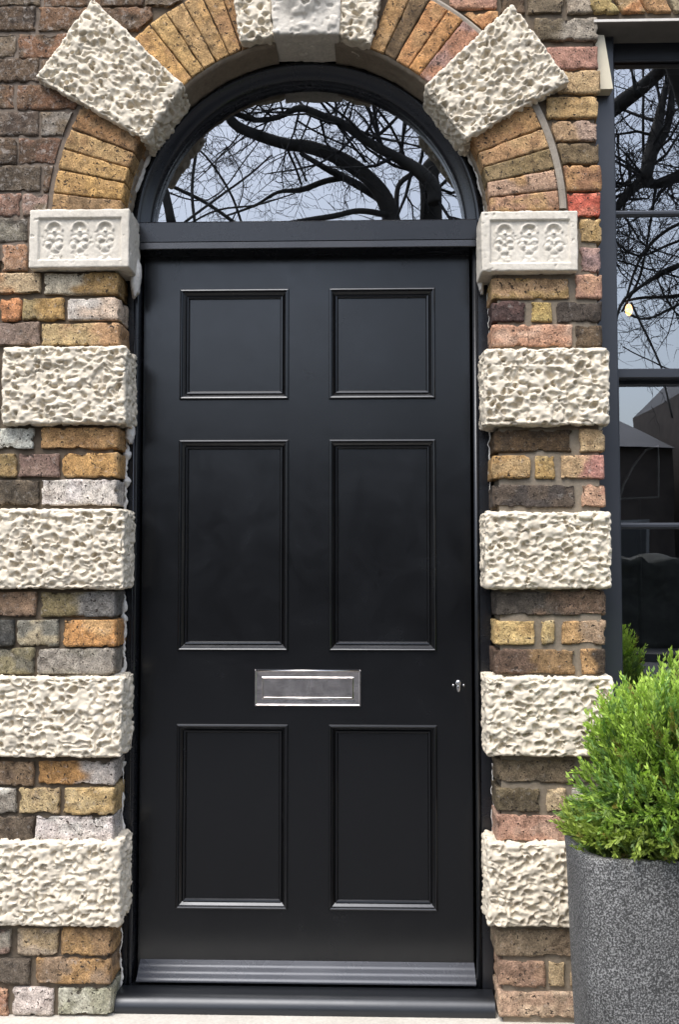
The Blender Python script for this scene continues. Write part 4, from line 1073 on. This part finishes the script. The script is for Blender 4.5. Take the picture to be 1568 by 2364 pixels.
# ------------------------------------------------------------------ houses across the street
M_OB = flat_mat('far_brick', (.06, .046, .037), .9, .35, 2.2, 0); M_OR = flat_mat('far_slate', (.05, .052, .058), .7, .2, 1, 0)
M_OP = flat_mat('far_dark_pane', (.02, .021, .024), .3, .3, 2, 0)
M_OW = flat_mat('far_white_frame', (.22, .22, .21), .6, .05, 1, 0)
def house(x0, x1, yw, h, label):
    t = thing('terraced_house', label, 'house', ((x0 + x1) / 2, yw, -.15), 'houses across the street')
    MB().box(x0, x1, yw - 8, yw, -.15, h).build('wall', M_OB, t)
    rf = MB().add([(x0, yw + .3, h), (x1, yw + .3, h), (x1, yw - 8, h), (x0, yw - 8, h), (x0 + 1, yw - 4, h + 1.6), (x1 - 1, yw - 4, h + 1.6)], [(0, 1, 5, 4), (1, 2, 5), (2, 3, 4, 5), (3, 0, 4)]).build('roof', M_OR, t)
    MB().box(x0 + .6, x0 + 1.5, yw - 4.5, yw - 3.7, h + .4, h + 2.4).build('chimney', M_OB, rf)
    n = int((x1 - x0) / 2.2)
    for i in range(n):
        for z in (.9, 3.9):
            if z + 1.7 > h: continue
            cx = x0 + (i + .5) * (x1 - x0) / n
            w = MB().sweep_rect(cx - .55, cx + .55, z, z + 1.6, [(0, yw), (0, yw + .05), (.08, yw + .05), (.08, yw + .012)]).build('window', M_OW, t)
            mk('pane', [(cx - .47, yw + .014, z + .08), (cx + .47, yw + .014, z + .08), (cx + .47, yw + .014, z + 1.52), (cx - .47, yw + .014, z + 1.52)], [(0, 1, 2, 3)], M_OP, w)
house(-24, -13, -26, 5.6, 'dark brick house across the street, at the far end'); house(-12.6, -2, -27, 5.2, 'dark brick house across the street, facing left of the door')
house(-1.6, 9.0, -27, 4.6, 'low dark brick house directly across the street'); house(9.4, 20, -25, 6.4, 'taller dark brick house across the street, facing the window'); house(20.4, 33, -26, 6.0, 'dark brick house across the street, farthest right')

# dark leafy screen added to hide the pale road from the window reflection
def added_hedge():
    x0, x1, y0, y1, h = -26, 34, -15.2, -14.2, 1.35
    p, Q = box_grid(480, 6, 12); V = p / np.array([480, 6, 12]) * np.array([x1 - x0, y1 - y0, h + .15]) + np.array([x0, y0, -.15])
    V = V + np.stack([vnoise(V * 5.2, 61), vnoise(V * 5.6, 62), vnoise(V * 5.1, 63)], 1) * .11
    o = mk('added_hedge', V, Q, flat_mat('added_hedge_dark', (.020, .021, .015), .9, .7, 9, .6), None, False)
    tag(o, 'dark leafy screen added across the street to keep the pale road out of the window reflection', 'added_hedge')
added_hedge()
